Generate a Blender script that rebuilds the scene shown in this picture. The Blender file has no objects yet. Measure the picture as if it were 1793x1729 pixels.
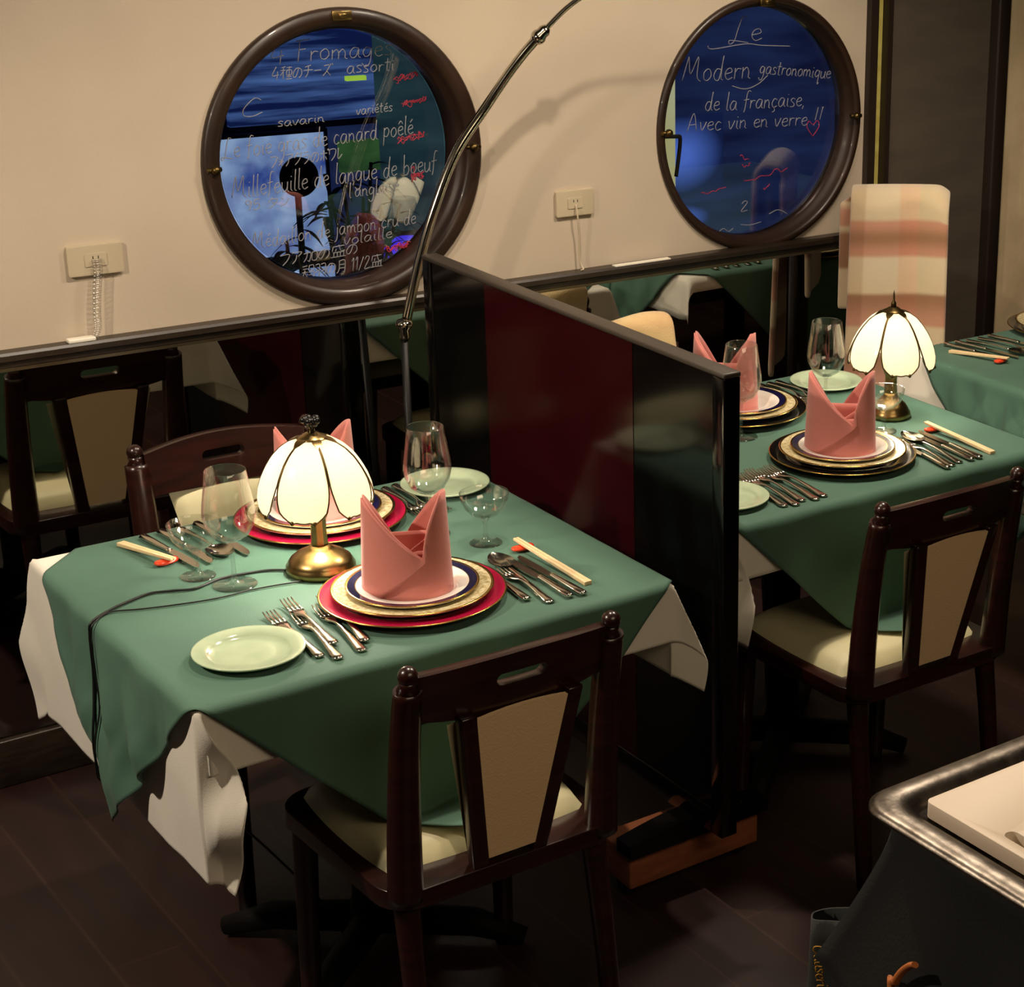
import bpy, bmesh, math, random
from mathutils import Vector, Matrix, Euler, noise

random.seed(7)
sc = bpy.context.scene
COL = sc.collection
PI = math.pi


def lin(c):
    c = c / 255.0
    return c / 12.92 if c <= 0.04045 else ((c + 0.055) / 1.055) ** 2.4


def rgb(r, g, b):
    return (lin(r), lin(g), lin(b), 1.0)


# ------------------------------------------------------------------ camera
cam_data = bpy.data.cameras.new("camera")
cam = bpy.data.objects.new("camera", cam_data)
COL.objects.link(cam)
sc.camera = cam
F, YAW, PITCH, ROLL, PPX = 3297.4, 0.721008, 0.3443486, -0.0364242, 1557.2
cy, sy, cp, sp = math.cos(YAW), math.sin(YAW), math.cos(PITCH), math.sin(PITCH)
f0 = Vector((sy, cy, 0)); r0 = Vector((cy, -sy, 0))
fwd = f0 * cp + Vector((0, 0, -sp)); dwn = -f0 * sp + Vector((0, 0, -cp))
right = r0 * math.cos(ROLL) + dwn * math.sin(ROLL)
down = -r0 * math.sin(ROLL) + dwn * math.cos(ROLL)
M = Matrix.Identity(4)
for i in range(3):
    M[i][0] = right[i]; M[i][1] = -down[i]; M[i][2] = -fwd[i]
M[0][3], M[1][3], M[2][3] = -0.8626619, -2.46383784, 1.96152448
cam.matrix_world = M
cam_data.sensor_fit = 'HORIZONTAL'
cam_data.sensor_width = 36.0
cam_data.lens = F / 1793.0 * 36.0
cam_data.shift_x = -(PPX - 896.5) / 1793.0
cam_data.shift_y = 0.0
cam_data.clip_start = 0.02

# ------------------------------------------------------- colour management
sc.view_settings.view_transform = 'Standard'
sc.view_settings.look = 'None'
sc.view_settings.exposure = 0.0
sc.view_settings.gamma = 1.0
sc.view_settings.use_curve_mapping = False

# ------------------------------------------------------------------- world
w = bpy.data.worlds.new("world")
sc.world = w
w.use_nodes = True
bg = w.node_tree.nodes['Background']
bg.inputs[0].default_value = (0.05, 0.10, 0.35, 1)
bg.inputs[1].default_value = 0.12


def spot(name, loc, target, power, color, size_deg, blend, radius):
    d = bpy.data.lights.new(name, 'SPOT')
    d.energy = power; d.color = color; d.spot_size = math.radians(size_deg)
    d.spot_blend = blend; d.shadow_soft_size = radius
    o = bpy.data.objects.new(name, d); COL.objects.link(o)
    o.location = loc
    o.rotation_euler = (Vector(target) - Vector(loc)).to_track_quat('-Z', 'Y').to_euler()
    return o


def area(name, loc, target, power, color, sx, sy_):
    d = bpy.data.lights.new(name, 'AREA')
    d.shape = 'RECTANGLE'; d.size = sx; d.size_y = sy_
    d.energy = power; d.color = color
    o = bpy.data.objects.new(name, d); COL.objects.link(o)
    o.location = loc
    o.rotation_euler = (Vector(target) - Vector(loc)).to_track_quat('-Z', 'Y').to_euler()
    return o


WARM = (1.0, 0.84, 0.66)
# ceiling downlights over the row of tables
spot("ceiling_downlight_left", (-0.95, 0.34, 1.95), (0.0, 0.38, 0.55), 92, WARM, 120, 0.7, 0.03)
spot("ceiling_downlight_middle", (0.70, 0.30, 2.40), (0.70, 0.45, 0.7), 70, WARM, 140, 0.7, 0.03)
spot("ceiling_downlight_far", (1.80, 0.30, 2.40), (1.70, 0.4, 0.7), 92, WARM, 140, 0.7, 0.16)
# dim fill light added behind the camera, no fixture of the room
area("room_fill", (0.4, -2.3, 2.5), (0.4, -1.2, 0.3), 26, (1.0, 0.78, 0.52), 1.6, 1.2)


# ---------------------------------------------------------------- materials
MATS = {}


def mat(name, color, rough=0.5, metal=0.0, spec=0.5, noise=None, bump=None, coat=0.0, sheen=0.0, emis=None, estr=0.0):
    """noise=(scale, second colour, detail, (sx,sy,sz)); bump=(scale, strength)"""
    m = bpy.data.materials.new(name); m.use_nodes = True
    nt = m.node_tree; b = nt.nodes['Principled BSDF']
    b.inputs['Base Color'].default_value = color
    b.inputs['Roughness'].default_value = rough
    b.inputs['Metallic'].default_value = metal
    b.inputs['Specular IOR Level'].default_value = spec
    b.inputs['Coat Weight'].default_value = coat
    b.inputs['Coat Roughness'].default_value = 0.08
    b.inputs['Sheen Weight'].default_value = sheen
    if emis:
        b.inputs['Emission Color'].default_value = emis
        b.inputs['Emission Strength'].default_value = estr
    tc = None
    if noise or bump:
        tc = nt.nodes.new('ShaderNodeTexCoord')
    if noise:
        mp = nt.nodes.new('ShaderNodeMapping'); mp.inputs['Scale'].default_value = noise[3]
        nt.links.new(tc.outputs['Object'], mp.inputs[0])
        n = nt.nodes.new('ShaderNodeTexNoise'); n.inputs['Scale'].default_value = noise[0]
        n.inputs['Detail'].default_value = noise[2]
        nt.links.new(mp.outputs[0], n.inputs['Vector'])
        r = nt.nodes.new('ShaderNodeValToRGB')
        r.color_ramp.elements[0].position = 0.35; r.color_ramp.elements[1].position = 0.65
        r.color_ramp.elements[0].color = color; r.color_ramp.elements[1].color = noise[1]
        nt.links.new(n.outputs['Fac'], r.inputs[0])
        nt.links.new(r.outputs[0], b.inputs['Base Color'])
    if bump:
        n2 = nt.nodes.new('ShaderNodeTexNoise'); n2.inputs['Scale'].default_value = bump[0]
        n2.inputs['Detail'].default_value = 4
        nt.links.new(tc.outputs['Object'], n2.inputs['Vector'])
        bp = nt.nodes.new('ShaderNodeBump'); bp.inputs['Strength'].default_value = bump[1]
        bp.inputs['Distance'].default_value = 0.004
        nt.links.new(n2.outputs['Fac'], bp.inputs['Height'])
        nt.links.new(bp.outputs[0], b.inputs['Normal'])
    MATS[name] = m
    return m


def glass_mat(name, tint, ior, spec_tint=(1, 1, 1, 1), rough=0.0, base=0.0):
    m = bpy.data.materials.new(name); m.use_nodes = True
    nt = m.node_tree
    for n in list(nt.nodes): nt.nodes.remove(n)
    out = nt.nodes.new('ShaderNodeOutputMaterial')
    mix = nt.nodes.new('ShaderNodeMixShader')
    lw = nt.nodes.new('ShaderNodeLayerWeight'); lw.inputs['Blend'].default_value = 0.5
    fr = nt.nodes.new('ShaderNodeMath'); fr.operation = 'POWER'; fr.inputs[1].default_value = 3.2
    nt.links.new(lw.outputs['Facing'], fr.inputs[0])
    add = nt.nodes.new('ShaderNodeMath'); add.operation = 'MULTIPLY_ADD'; add.use_clamp = True
    add.inputs[1].default_value = 0.75; add.inputs[2].default_value = ((ior - 1) / (ior + 1)) ** 2 + base
    tr = nt.nodes.new('ShaderNodeBsdfTransparent'); tr.inputs[0].default_value = tint
    gl = nt.nodes.new('ShaderNodeBsdfGlossy'); gl.inputs['Color'].default_value = spec_tint
    gl.inputs['Roughness'].default_value = rough
    nt.links.new(fr.outputs[0], add.inputs[0])
    nt.links.new(add.outputs[0], mix.inputs[0]); nt.links.new(tr.outputs[0], mix.inputs[1]); nt.links.new(gl.outputs[0], mix.inputs[2])
    nt.links.new(mix.outputs[0], out.inputs[0])
    MATS[name] = m
    return m


def emit_mat(name, c1, c2, strength, scale, stretch, detail=3, lo=0.35, hi=0.65):
    m = bpy.data.materials.new(name); m.use_nodes = True
    nt = m.node_tree
    for n in list(nt.nodes): nt.nodes.remove(n)
    out = nt.nodes.new('ShaderNodeOutputMaterial')
    e = nt.nodes.new('ShaderNodeEmission'); e.inputs[1].default_value = strength
    tc = nt.nodes.new('ShaderNodeTexCoord'); mp = nt.nodes.new('ShaderNodeMapping'); mp.inputs['Scale'].default_value = stretch
    n = nt.nodes.new('ShaderNodeTexNoise'); n.inputs['Scale'].default_value = scale; n.inputs['Detail'].default_value = detail
    r = nt.nodes.new('ShaderNodeValToRGB')
    r.color_ramp.elements[0].position = lo; r.color_ramp.elements[1].position = hi
    r.color_ramp.elements[0].color = c1; r.color_ramp.elements[1].color = c2
    nt.links.new(tc.outputs['Object'], mp.inputs[0]); nt.links.new(mp.outputs[0], n.inputs['Vector'])
    nt.links.new(n.outputs['Fac'], r.inputs[0]); nt.links.new(r.outputs[0], e.inputs[0]); nt.links.new(e.outputs[0], out.inputs[0])
    MATS[name] = m
    return m


plaster = mat("cream_plaster", rgb(190, 175, 154), 0.85, noise=(2.2, rgb(182, 167, 148), 3, (1, 1, 1)), bump=(60, 0.12))
dark_plaster = mat("dark_plaster", rgb(60, 48, 40), 0.9, bump=(30, 0.1))
floor_m = None
trim_m = mat("dark_trim_wood", rgb(34, 26, 20), 0.35, noise=(14, rgb(46, 36, 27), 4, (1, 8, 8)))
trim_edge = mat("trim_bead_metal", rgb(150, 140, 118), 0.4, metal=0.6)
ring_wood = mat("porthole_wood", rgb(44, 25, 13), 0.42, coat=0.12, noise=(9, rgb(30, 17, 9), 5, (1, 1, 1)))
brass = mat("aged_brass", rgb(176, 148, 98), 0.3, metal=1.0, noise=(26, rgb(146, 120, 74), 4, (1, 1, 1)), bump=(40, 0.05))
dark_brass = mat("dark_brass", rgb(92, 76, 44), 0.35, metal=1.0)
black_iron = mat("black_iron", rgb(12, 11, 11), 0.3, coat=0.2)
chrome = mat("chrome", rgb(190, 184, 170), 0.14, metal=1.0)
black_pipe = mat("black_lacquer_pipe", rgb(10, 9, 8), 0.45, spec=0.3)
steel = mat("polished_cutlery_steel", rgb(214, 208, 194), 0.16, metal=1.0)
chair_wood = mat("mahogany_chair_wood", rgb(46, 17, 12), 0.3, coat=0.3, noise=(10, rgb(30, 11, 8), 5, (1, 1, 7)))
table_wood = mat("black_stained_table_wood", rgb(9, 7, 6), 0.7, spec=0.2)
chair_tan = mat("tan_panel_cloth", rgb(240, 206, 160), 0.85, bump=(250, 0.25))
chair_cream = mat("cream_vinyl", rgb(214, 206, 164), 0.5, bump=(120, 0.05))
lacquer_black = mat("black_lacquer", rgb(9, 8, 8), 0.12, spec=0.5)
lacquer_red = mat("dark_red_lacquer", rgb(46, 5, 11), 0.14, spec=0.5)
cap_m = mat("divider_cap", rgb(58, 50, 42), 0.45)
box_wood = mat("plinth_wood", rgb(156, 92, 60), 0.55, noise=(8, rgb(132, 76, 48), 5, (2, 1, 9)))
cloth_green = mat("green_tablecloth", rgb(66, 100, 84), 0.75, sheen=0.05, noise=(5, rgb(72, 108, 90), 3, (1, 1, 1)), bump=(420, 0.12))
cloth_white = mat("white_tablecloth", rgb(226, 220, 206), 0.8, sheen=0.2, bump=(420, 0.1))
pink = mat("pink_napkin", rgb(208, 126, 116), 0.85, sheen=0.3, bump=(380, 0.15))
china = mat("white_china", rgb(238, 232, 222), 0.12, coat=0.3)
china_green = mat("pale_green_china", rgb(184, 200, 168), 0.14, coat=0.3, noise=(30, rgb(174, 192, 160), 3, (1, 1, 1)))
navy = mat("navy_glaze", rgb(20, 18, 58), 0.15, coat=0.4)
gold = mat("gold_edge", rgb(206, 164, 84), 0.22, metal=1.0)
gold_rim = mat("gilt_pattern_rim", rgb(222, 212, 176), 0.3, metal=0.1, noise=(190, rgb(170, 148, 92), 2, (1, 1, 1)))
charger_red = mat("crimson_glaze", rgb(160, 14, 56), 0.16, coat=0.4)
charger_black = mat("black_glaze", rgb(16, 14, 13), 0.1, coat=0.5)
stick_wood = mat("pale_chopstick_wood", rgb(232, 206, 160), 0.6, noise=(30, rgb(222, 192, 144), 3, (9, 1, 9)))
rest_red = mat("orange_red_glaze", rgb(222, 70, 34), 0.15, coat=0.5, noise=(60, rgb(200, 40, 24), 2, (1, 1, 1)))
cord_m = mat("black_cord_rubber", rgb(10, 10, 10), 0.5)
plate_plastic = mat("beige_outlet_plastic", rgb(184, 170, 144), 0.4)
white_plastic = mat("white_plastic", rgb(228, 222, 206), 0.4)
clear_strap = glass_mat("clear_vinyl_strap", (0.93, 0.92, 0.9, 1), 1.5, base=0.06, rough=0.25)
glass = glass_mat("drinking_glass", (0.945, 0.945, 0.94, 1), 1.5, base=0.035)
pane = glass_mat("window_glass", (0.78, 0.83, 0.88, 1), 1.5, base=0.07)
blanket_m = None
panel_grey = mat("grey_brown_panel", rgb(84, 74, 62), 0.8, noise=(7, rgb(76, 66, 56), 3, (1, 1, 3)))
post_dark = mat("dark_post_wood", rgb(34, 23, 16), 0.5)
strip_olive = mat("olive_strip_wood", rgb(196, 184, 100), 0.6, noise=(10, rgb(180, 166, 84), 3, (1, 1, 4)))
rough_beige = mat("rough_beige_plaster", rgb(232, 208, 168), 0.9, noise=(6, rgb(208, 184, 146), 5, (1, 1, 1)), bump=(30, 0.3))
tray_metal = mat("worn_silver_tray", rgb(128, 120, 110), 0.36, metal=1.0, noise=(38, rgb(92, 84, 76), 5, (1, 1, 1)), bump=(90, 0.12))
board_white = mat("white_board_plastic", rgb(226, 208, 186), 0.5)
black_cloth = mat("black_cloth", rgb(15, 16, 16), 0.9, bump=(200, 0.2))
bag_grey = mat("slate_bag_cloth", rgb(58, 60, 58), 0.85, bump=(200, 0.2))
gold_ink = mat("gold_ink", rgb(196, 140, 40), 0.5)
spat_wood = mat("orange_wood", rgb(206, 120, 62), 0.5)
chalk = mat("white_marker", rgb(140, 138, 142), 0.8)
red_marker = mat("red_marker", rgb(170, 40, 60), 0.8)
ext_dark = mat("night_facade", rgb(28, 32, 48), 0.8)
ext_ground = mat("night_pavement", rgb(34, 36, 44), 0.7, bump=(20, 0.2))
leaf_m = mat("night_leaf", rgb(20, 30, 28), 0.6)
bulb_m = emit_mat("lamp_bulb", (1, 0.86, 0.6, 1), (1, 0.86, 0.6, 1), 25.0, 1, (1, 1, 1))

# mirror
mm = bpy.data.materials.new("smoked_mirror"); mm.use_nodes = True
b = mm.node_tree.nodes['Principled BSDF']
b.inputs['Base Color'].default_value = (0.50, 0.50, 0.47, 1)
b.inputs['Metallic'].default_value = 1.0; b.inputs['Roughness'].default_value = 0.015
MATS['mirror'] = mm


def shade_material(name):
    m = bpy.data.materials.new(name); m.use_nodes = True
    nt = m.node_tree
    for n in list(nt.nodes): nt.nodes.remove(n)
    out = nt.nodes.new('ShaderNodeOutputMaterial')
    tl = nt.nodes.new('ShaderNodeBsdfTranslucent'); tl.inputs[0].default_value = rgb(252, 248, 236)
    df = nt.nodes.new('ShaderNodeBsdfDiffuse'); df.inputs[0].default_value = rgb(240, 232, 208)
    gl = nt.nodes.new('ShaderNodeBsdfGlossy'); gl.inputs['Roughness'].default_value = 0.12
    m1 = nt.nodes.new('ShaderNodeMixShader'); m1.inputs[0].default_value = 0.72
    m2 = nt.nodes.new('ShaderNodeMixShader'); m2.inputs[0].default_value = 0.05
    nt.links.new(df.outputs[0], m1.inputs[1]); nt.links.new(tl.outputs[0], m1.inputs[2])
    nt.links.new(m1.outputs[0], m2.inputs[1]); nt.links.new(gl.outputs[0], m2.inputs[2])
    nt.links.new(m2.outputs[0], out.inputs[0])
    return m


shade_m = shade_material("milk_glass_shade")


def plank_material():
    m = bpy.data.materials.new("dark_floor_planks"); m.use_nodes = True
    nt = m.node_tree; b = nt.nodes['Principled BSDF']
    tc = nt.nodes.new('ShaderNodeTexCoord')
    br = nt.nodes.new('ShaderNodeTexBrick')
    br.inputs['Scale'].default_value = 1.0
    br.inputs['Brick Width'].default_value = 1.1; br.inputs['Row Height'].default_value = 0.14
    br.inputs['Mortar Size'].default_value = 0.003
    br.inputs['Color1'].default_value = rgb(50, 25, 20); br.inputs['Color2'].default_value = rgb(38, 18, 14)
    br.inputs['Mortar'].default_value = rgb(58, 36, 28)
    mp = nt.nodes.new('ShaderNodeMapping'); mp.inputs['Rotation'].default_value = (0, 0, math.radians(90))
    nt.links.new(tc.outputs['Object'], mp.inputs[0]); nt.links.new(mp.outputs[0], br.inputs['Vector'])
    n = nt.nodes.new('ShaderNodeTexNoise'); n.inputs['Scale'].default_value = 7; n.inputs['Detail'].default_value = 6
    mp2 = nt.nodes.new('ShaderNodeMapping'); mp2.inputs['Scale'].default_value = (3, 0.5, 1)
    nt.links.new(tc.outputs['Object'], mp2.inputs[0]); nt.links.new(mp2.outputs[0], n.inputs['Vector'])
    mx = nt.nodes.new('ShaderNodeMix'); mx.data_type = 'RGBA'; mx.blend_type = 'MULTIPLY'; mx.inputs[0].default_value = 0.7
    rr = nt.nodes.new('ShaderNodeValToRGB'); rr.color_ramp.elements[0].position = 0.3; rr.color_ramp.elements[1].position = 0.7
    rr.color_ramp.elements[0].color = (0.45, 0.42, 0.4, 1); rr.color_ramp.elements[1].color = (1, 1, 1, 1)
    nt.links.new(n.outputs['Fac'], rr.inputs[0])
    nt.links.new(br.outputs['Color'], mx.inputs[6]); nt.links.new(rr.outputs[0], mx.inputs[7])
    nt.links.new(mx.outputs[2], b.inputs['Base Color'])
    b.inputs['Roughness'].default_value = 0.5
    return m


def blanket_material():
    m = bpy.data.materials.new("plaid_fleece"); m.use_nodes = True
    nt = m.node_tree; b = nt.nodes['Principled BSDF']
    uv = nt.nodes.new('ShaderNodeUVMap'); uv.uv_map = 'UVMap'
    sep = nt.nodes.new('ShaderNodeSeparateXYZ'); nt.links.new(uv.outputs[0], sep.inputs[0])

    def bands(sock, stops):
        r = nt.nodes.new('ShaderNodeValToRGB'); cr = r.color_ramp; cr.interpolation = 'EASE'
        cr.elements[0].position, cr.elements[0].color = stops[0]
        cr.elements[1].position, cr.elements[1].color = stops[-1]
        for p, c in stops[1:-1]:
            e = cr.elements.new(p); e.color = c
        nt.links.new(sock, r.inputs[0]); return r
    cream = rgb(226, 206, 172); pnk = rgb(208, 152, 126); brn = rgb(164, 120, 88); lt = rgb(230, 212, 182)
    # v runs from hem of the long front flap (0) over the rail (about .62) to hem of the short back flap (1)
    st = [(0, cream), (0.075, pnk), (0.14, brn), (0.16, cream), (0.22, cream), (0.235, pnk), (0.31, brn), (0.325, cream), (0.412, lt), (0.427, pnk), (0.47, brn), (0.51, pnk), (0.525, cream), (0.64, cream), (0.65, brn), (0.69, brn), (0.70, cream), (0.725, pnk), (0.758, pnk), (0.77, cream), (0.79, brn), (0.875, brn), (0.89, cream), (1, cream)]
    rv = bands(sep.outputs[1], st)
    su = [(0, (0.80, 0.74, 0.68, 1)), (0.14, (0.82, 0.76, 0.70, 1)), (0.18, (1, 1, 1, 1)), (0.48, (1, 1, 1, 1)), (0.52, (1, 0.86, 0.80, 1)), (0.68, (1, 0.86, 0.80, 1)), (0.72, (0.9, 0.9, 0.82, 1)), (1, (0.95, 0.92, 0.86, 1))]
    ru = bands(sep.outputs[0], su)
    mx = nt.nodes.new('ShaderNodeMix'); mx.data_type = 'RGBA'; mx.blend_type = 'MULTIPLY'; mx.inputs[0].default_value = 1.0
    nt.links.new(rv.outputs[0], mx.inputs[6]); nt.links.new(ru.outputs[0], mx.inputs[7])
    nt.links.new(mx.outputs[2], b.inputs['Base Color'])
    b.inputs['Roughness'].default_value = 0.95; b.inputs['Sheen Weight'].default_value = 0.5
    n2 = nt.nodes.new('ShaderNodeTexNoise'); n2.inputs['Scale'].default_value = 300
    bp = nt.nodes.new('ShaderNodeBump'); bp.inputs['Strength'].default_value = 0.5; bp.inputs['Distance'].default_value = 0.004
    nt.links.new(n2.outputs['Fac'], bp.inputs['Height']); nt.links.new(bp.outputs[0], b.inputs['Normal'])
    return m


floor_m = plank_material()
blanket_m = blanket_material()


# ------------------------------------------------------------------ helpers
class MB:
    """mesh builder: collects vertices, faces and a material slot per face"""

    def __init__(s):
        s.v = []; s.f = []; s.mi = []; s.sm = []

    def add(s, vs, fs, mi=0, smooth=False):
        o = len(s.v); s.v += [tuple(x) for x in vs]
        for f in fs:
            s.f.append(tuple(i + o for i in f)); s.mi.append(mi); s.sm.append(smooth)
        return s

    def box(s, a, b_, mi=0):
        x0, y0, z0 = a; x1, y1, z1 = b_
        vs = [(x0, y0, z0), (x1, y0, z0), (x1, y1, z0), (x0, y1, z0), (x0, y0, z1), (x1, y0, z1), (x1, y1, z1), (x0, y1, z1)]
        fs = [(0, 3, 2, 1), (4, 5, 6, 7), (0, 1, 5, 4), (1, 2, 6, 5), (2, 3, 7, 6), (3, 0, 4, 7)]
        return s.add(vs, fs, mi)

    def lathe(s, prof, n=48, c=(0, 0, 0), axis='Z', mis=None, sx=1.0, sy=1.0, cap=False):
        vs = []
        for r, h in prof:
            for k in range(n):
                t = 2 * PI * k / n
                a, b_ = r * math.cos(t) * sx, r * math.sin(t) * sy
                if axis == 'Z': p = (c[0] + a, c[1] + b_, c[2] + h)
                else: p = (c[0] + a, c[1] + h, c[2] + b_)
                vs.append(p)
        o = len(s.v); s.v += vs
        for i in range(len(prof) - 1):
            for k in range(n):
                k2 = (k + 1) % n
                q = (o + i * n + k, o + i * n + k2, o + (i + 1) * n + k2, o + (i + 1) * n + k)
                s.f.append(q if axis == 'Z' else q[::-1]); s.mi.append(mis[i] if mis else 0); s.sm.append(True)
        if cap:
            s.f.append(tuple(o + k for k in range(n))[::-1]); s.mi.append(mis[0] if mis else 0); s.sm.append(False)
            m_ = (len(prof) - 1) * n
            s.f.append(tuple(o + m_ + k for k in range(n))); s.mi.append(mis[-1] if mis else 0); s.sm.append(False)
        return s

    def tube(s, pts, rad, n=10, mi=0, flat=1.0, closed=False):
        pts = [Vector(p) for p in pts]; N = len(pts)
        rads = rad if isinstance(rad, (list, tuple)) else [rad] * N
        tang = []
        for i in range(N):
            a = pts[(i - 1) % N] if (closed or i > 0) else pts[i]
            b_ = pts[(i + 1) % N] if (closed or i < N - 1) else pts[i]
            t = (b_ - a)
            tang.append(t.normalized() if t.length > 1e-9 else Vector((0, 0, 1)))
        up = Vector((0, 0, 1)) if abs(tang[0].z) < 0.9 else Vector((1, 0, 0))
        nrm = tang[0].cross(up).normalized(); vs = []
        for i in range(N):
            t = tang[i]; nrm = (nrm - t * nrm.dot(t))
            nrm = nrm.normalized() if nrm.length > 1e-6 else t.orthogonal().normalized()
            bi = t.cross(nrm)
            for k in range(n):
                a = 2 * PI * k / n
                vs.append(pts[i] + (nrm * math.cos(a) + bi * math.sin(a) * flat) * rads[i])
        o = len(s.v); s.v += [tuple(v) for v in vs]
        R = N if closed else N - 1
        for i in range(R):
            j = (i + 1) % N
            for k in range(n):
                k2 = (k + 1) % n
                s.f.append((o + i * n + k, o + i * n + k2, o + j * n + k2, o + j * n + k)); s.mi.append(mi); s.sm.append(True)
        if not closed:
            s.f.append(tuple(o + k for k in range(n))[::-1]); s.mi.append(mi); s.sm.append(False)
            s.f.append(tuple(o + (N - 1) * n + k for k in range(n))); s.mi.append(mi); s.sm.append(False)
        return s

    def sphere(s, c, r, n=16, mi=0, sz=1.0):
        prof = [(max(1e-5, r * math.sin(PI * i / n)), -r * sz * math.cos(PI * i / n)) for i in range(n + 1)]
        return s.lathe(prof, 2 * n if n < 14 else n + 8, c, mis=[mi] * n)

    def grid(s, nu, nv, fn, mi=0):
        vs = [fn(i / (nu - 1), j / (nv - 1)) for i in range(nu) for j in range(nv)]
        o = len(s.v); s.v += [tuple(v) for v in vs]
        for i in range(nu - 1):
            for j in range(nv - 1):
                s.f.append((o + i * nv + j, o + (i + 1) * nv + j, o + (i + 1) * nv + j + 1, o + i * nv + j + 1)); s.mi.append(mi); s.sm.append(True)
        return s

    def build(s, name, mats, parent=None, loc=None, fix=True):
        me = bpy.data.meshes.new(name)
        me.from_pydata([tuple(v) for v in s.v], [], s.f)
        ml = mats if isinstance(mats, (list, tuple)) else [mats]
        for m in ml: me.materials.append(m)
        for p, mi, sm in zip(me.polygons, s.mi, s.sm):
            p.material_index = mi; p.use_smooth = sm
        if fix:
            bm = bmesh.new(); bm.from_mesh(me)
            bmesh.ops.remove_doubles(bm, verts=bm.verts, dist=1e-6)
            bmesh.ops.recalc_face_normals(bm, faces=bm.faces)
            bm.to_mesh(me); bm.free()
        me.update()
        o = bpy.data.objects.new(name, me); COL.objects.link(o)
        if parent is not None: o.parent = parent
        if loc is not None: o.location = loc
        return o


def bevel(o, width, seg=2, angle=40):
    m = o.modifiers.new('edge', 'BEVEL'); m.width = width; m.segments = seg
    m.limit_method = 'ANGLE'; m.angle_limit = math.radians(angle)
    for p in o.data.polygons: p.use_smooth = True
    return o


def solid(o, t, off=0.0):
    m = o.modifiers.new('thickness', 'SOLIDIFY'); m.thickness = t; m.offset = off
    return o


def subsurf(o, lv=1):
    m = o.modifiers.new('smooth', 'SUBSURF'); m.levels = lv; m.render_levels = lv
    return o


def tag(o, label, cat, group=None):
    o['label'] = label; o['category'] = cat
    if group: o['group'] = group
    return o


def struct(o):
    o['kind'] = 'structure'; return o


def empty(name, loc, rz=0.0):
    o = bpy.data.objects.new(name, None); COL.objects.link(o)
    o.location = loc; o.rotation_euler = (0, 0, rz); o.empty_display_size = 0.05
    return o


def children_of(o):
    return [c for c in bpy.data.objects if c.parent == o]


def dup(root, loc=None, rz=None, label=None, group=None, parent=None):
    kids = children_of(root)
    r = root.copy(); COL.objects.link(r)
    if parent is not None: r.parent = parent
    if loc is not None: r.location = loc
    if rz is not None: r.rotation_euler = (0, 0, rz)
    if label: r['label'] = label
    if group: r['group'] = group
    for ch in kids: dup(ch, parent=r)
    return r


def smooth_path(pts, n=8, closed=False):
    P = [Vector(p) for p in pts]; N = len(P); out = []
    R = N if closed else N - 1
    for i in range(R):
        if closed: p0, p1, p2, p3 = P[(i - 1) % N], P[i], P[(i + 1) % N], P[(i + 2) % N]
        else: p0, p1, p2, p3 = P[max(i - 1, 0)], P[i], P[i + 1], P[min(i + 2, N - 1)]
        for k in range(n):
            t = k / n
            out.append(0.5 * ((2 * p1) + (p2 - p0) * t + (2 * p0 - 5 * p1 + 4 * p2 - p3) * t * t + (3 * p1 - p0 - 3 * p2 + p3) * t ** 3))
    if not closed: out.append(P[-1])
    return out


def outline_mesh(loops, depth):
    """flat outlines (first outer, others holes) in xy, filled and extruded +-depth/2 along z; returns verts, faces"""
    cu = bpy.data.curves.new('tmp', 'CURVE'); cu.dimensions = '2D'; cu.fill_mode = 'BOTH'; cu.extrude = depth / 2
    for lp in loops:
        sp_ = cu.splines.new('POLY'); sp_.points.add(len(lp) - 1)
        for p, q in zip(sp_.points, lp): p.co = (q[0], q[1], 0, 1)
        sp_.use_cyclic_u = True
    ob = bpy.data.objects.new('tmp', cu); COL.objects.link(ob)
    dg = bpy.context.evaluated_depsgraph_get()
    me = bpy.data.meshes.new_from_object(ob.evaluated_get(dg))
    vs = [tuple(v.co) for v in me.vertices]; fs = [tuple(p.vertices) for p in me.polygons]
    bpy.data.objects.remove(ob); bpy.data.curves.remove(cu); bpy.data.meshes.remove(me)
    return vs, fs


def circle_pts(cx, cy_, r, n=64):
    return [(cx + r * math.cos(2 * PI * k / n), cy_ + r * math.sin(2 * PI * k / n)) for k in range(n)]


def rrect(x0, y0, x1, y1, r, n=6):
    out = []
    for cx, cy_, a0 in ((x1 - r, y1 - r, 0), (x0 + r, y1 - r, 90), (x0 + r, y0 + r, 180), (x1 - r, y0 + r, 270)):
        for k in range(n + 1):
            a = math.radians(a0 + 90 * k / n); out.append((cx + r * math.cos(a), cy_ + r * math.sin(a)))
    return out


# ------------------------------------------------------------ the room shell
YW = 1.35
W1 = (0.906, 1.233); W2 = (2.018, 1.224); RW = 0.318
m_ = MB().box((-3.2, -4.6, -0.05), (4.6, YW + 0.12, 0.0)); struct(m_.build('floor', floor_m))
m_ = MB().box((-3.2, -4.6, 2.6), (4.6, YW + 0.12, 2.65)); struct(m_.build('ceiling', dark_plaster))
m_ = MB().box((-3.25, -4.6, 0), (-3.2, YW + 0.12, 2.6)); struct(m_.build('wall_left', dark_plaster))
m_ = MB().box((4.6, -4.6, 0), (4.65, YW + 0.12, 2.6)); struct(m_.build('wall_right', dark_plaster))
m_ = MB().box((-3.2, -4.65, 0), (4.6, -4.6, 2.6)); struct(m_.build('wall_front', dark_plaster))
vs, fs = outline_mesh([[(-3.2, 0), (2.352, 0), (2.352, 2.6), (-3.2, 2.6)], circle_pts(*W1, 0.293), circle_pts(*W2, 0.299)], 0.06)
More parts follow.
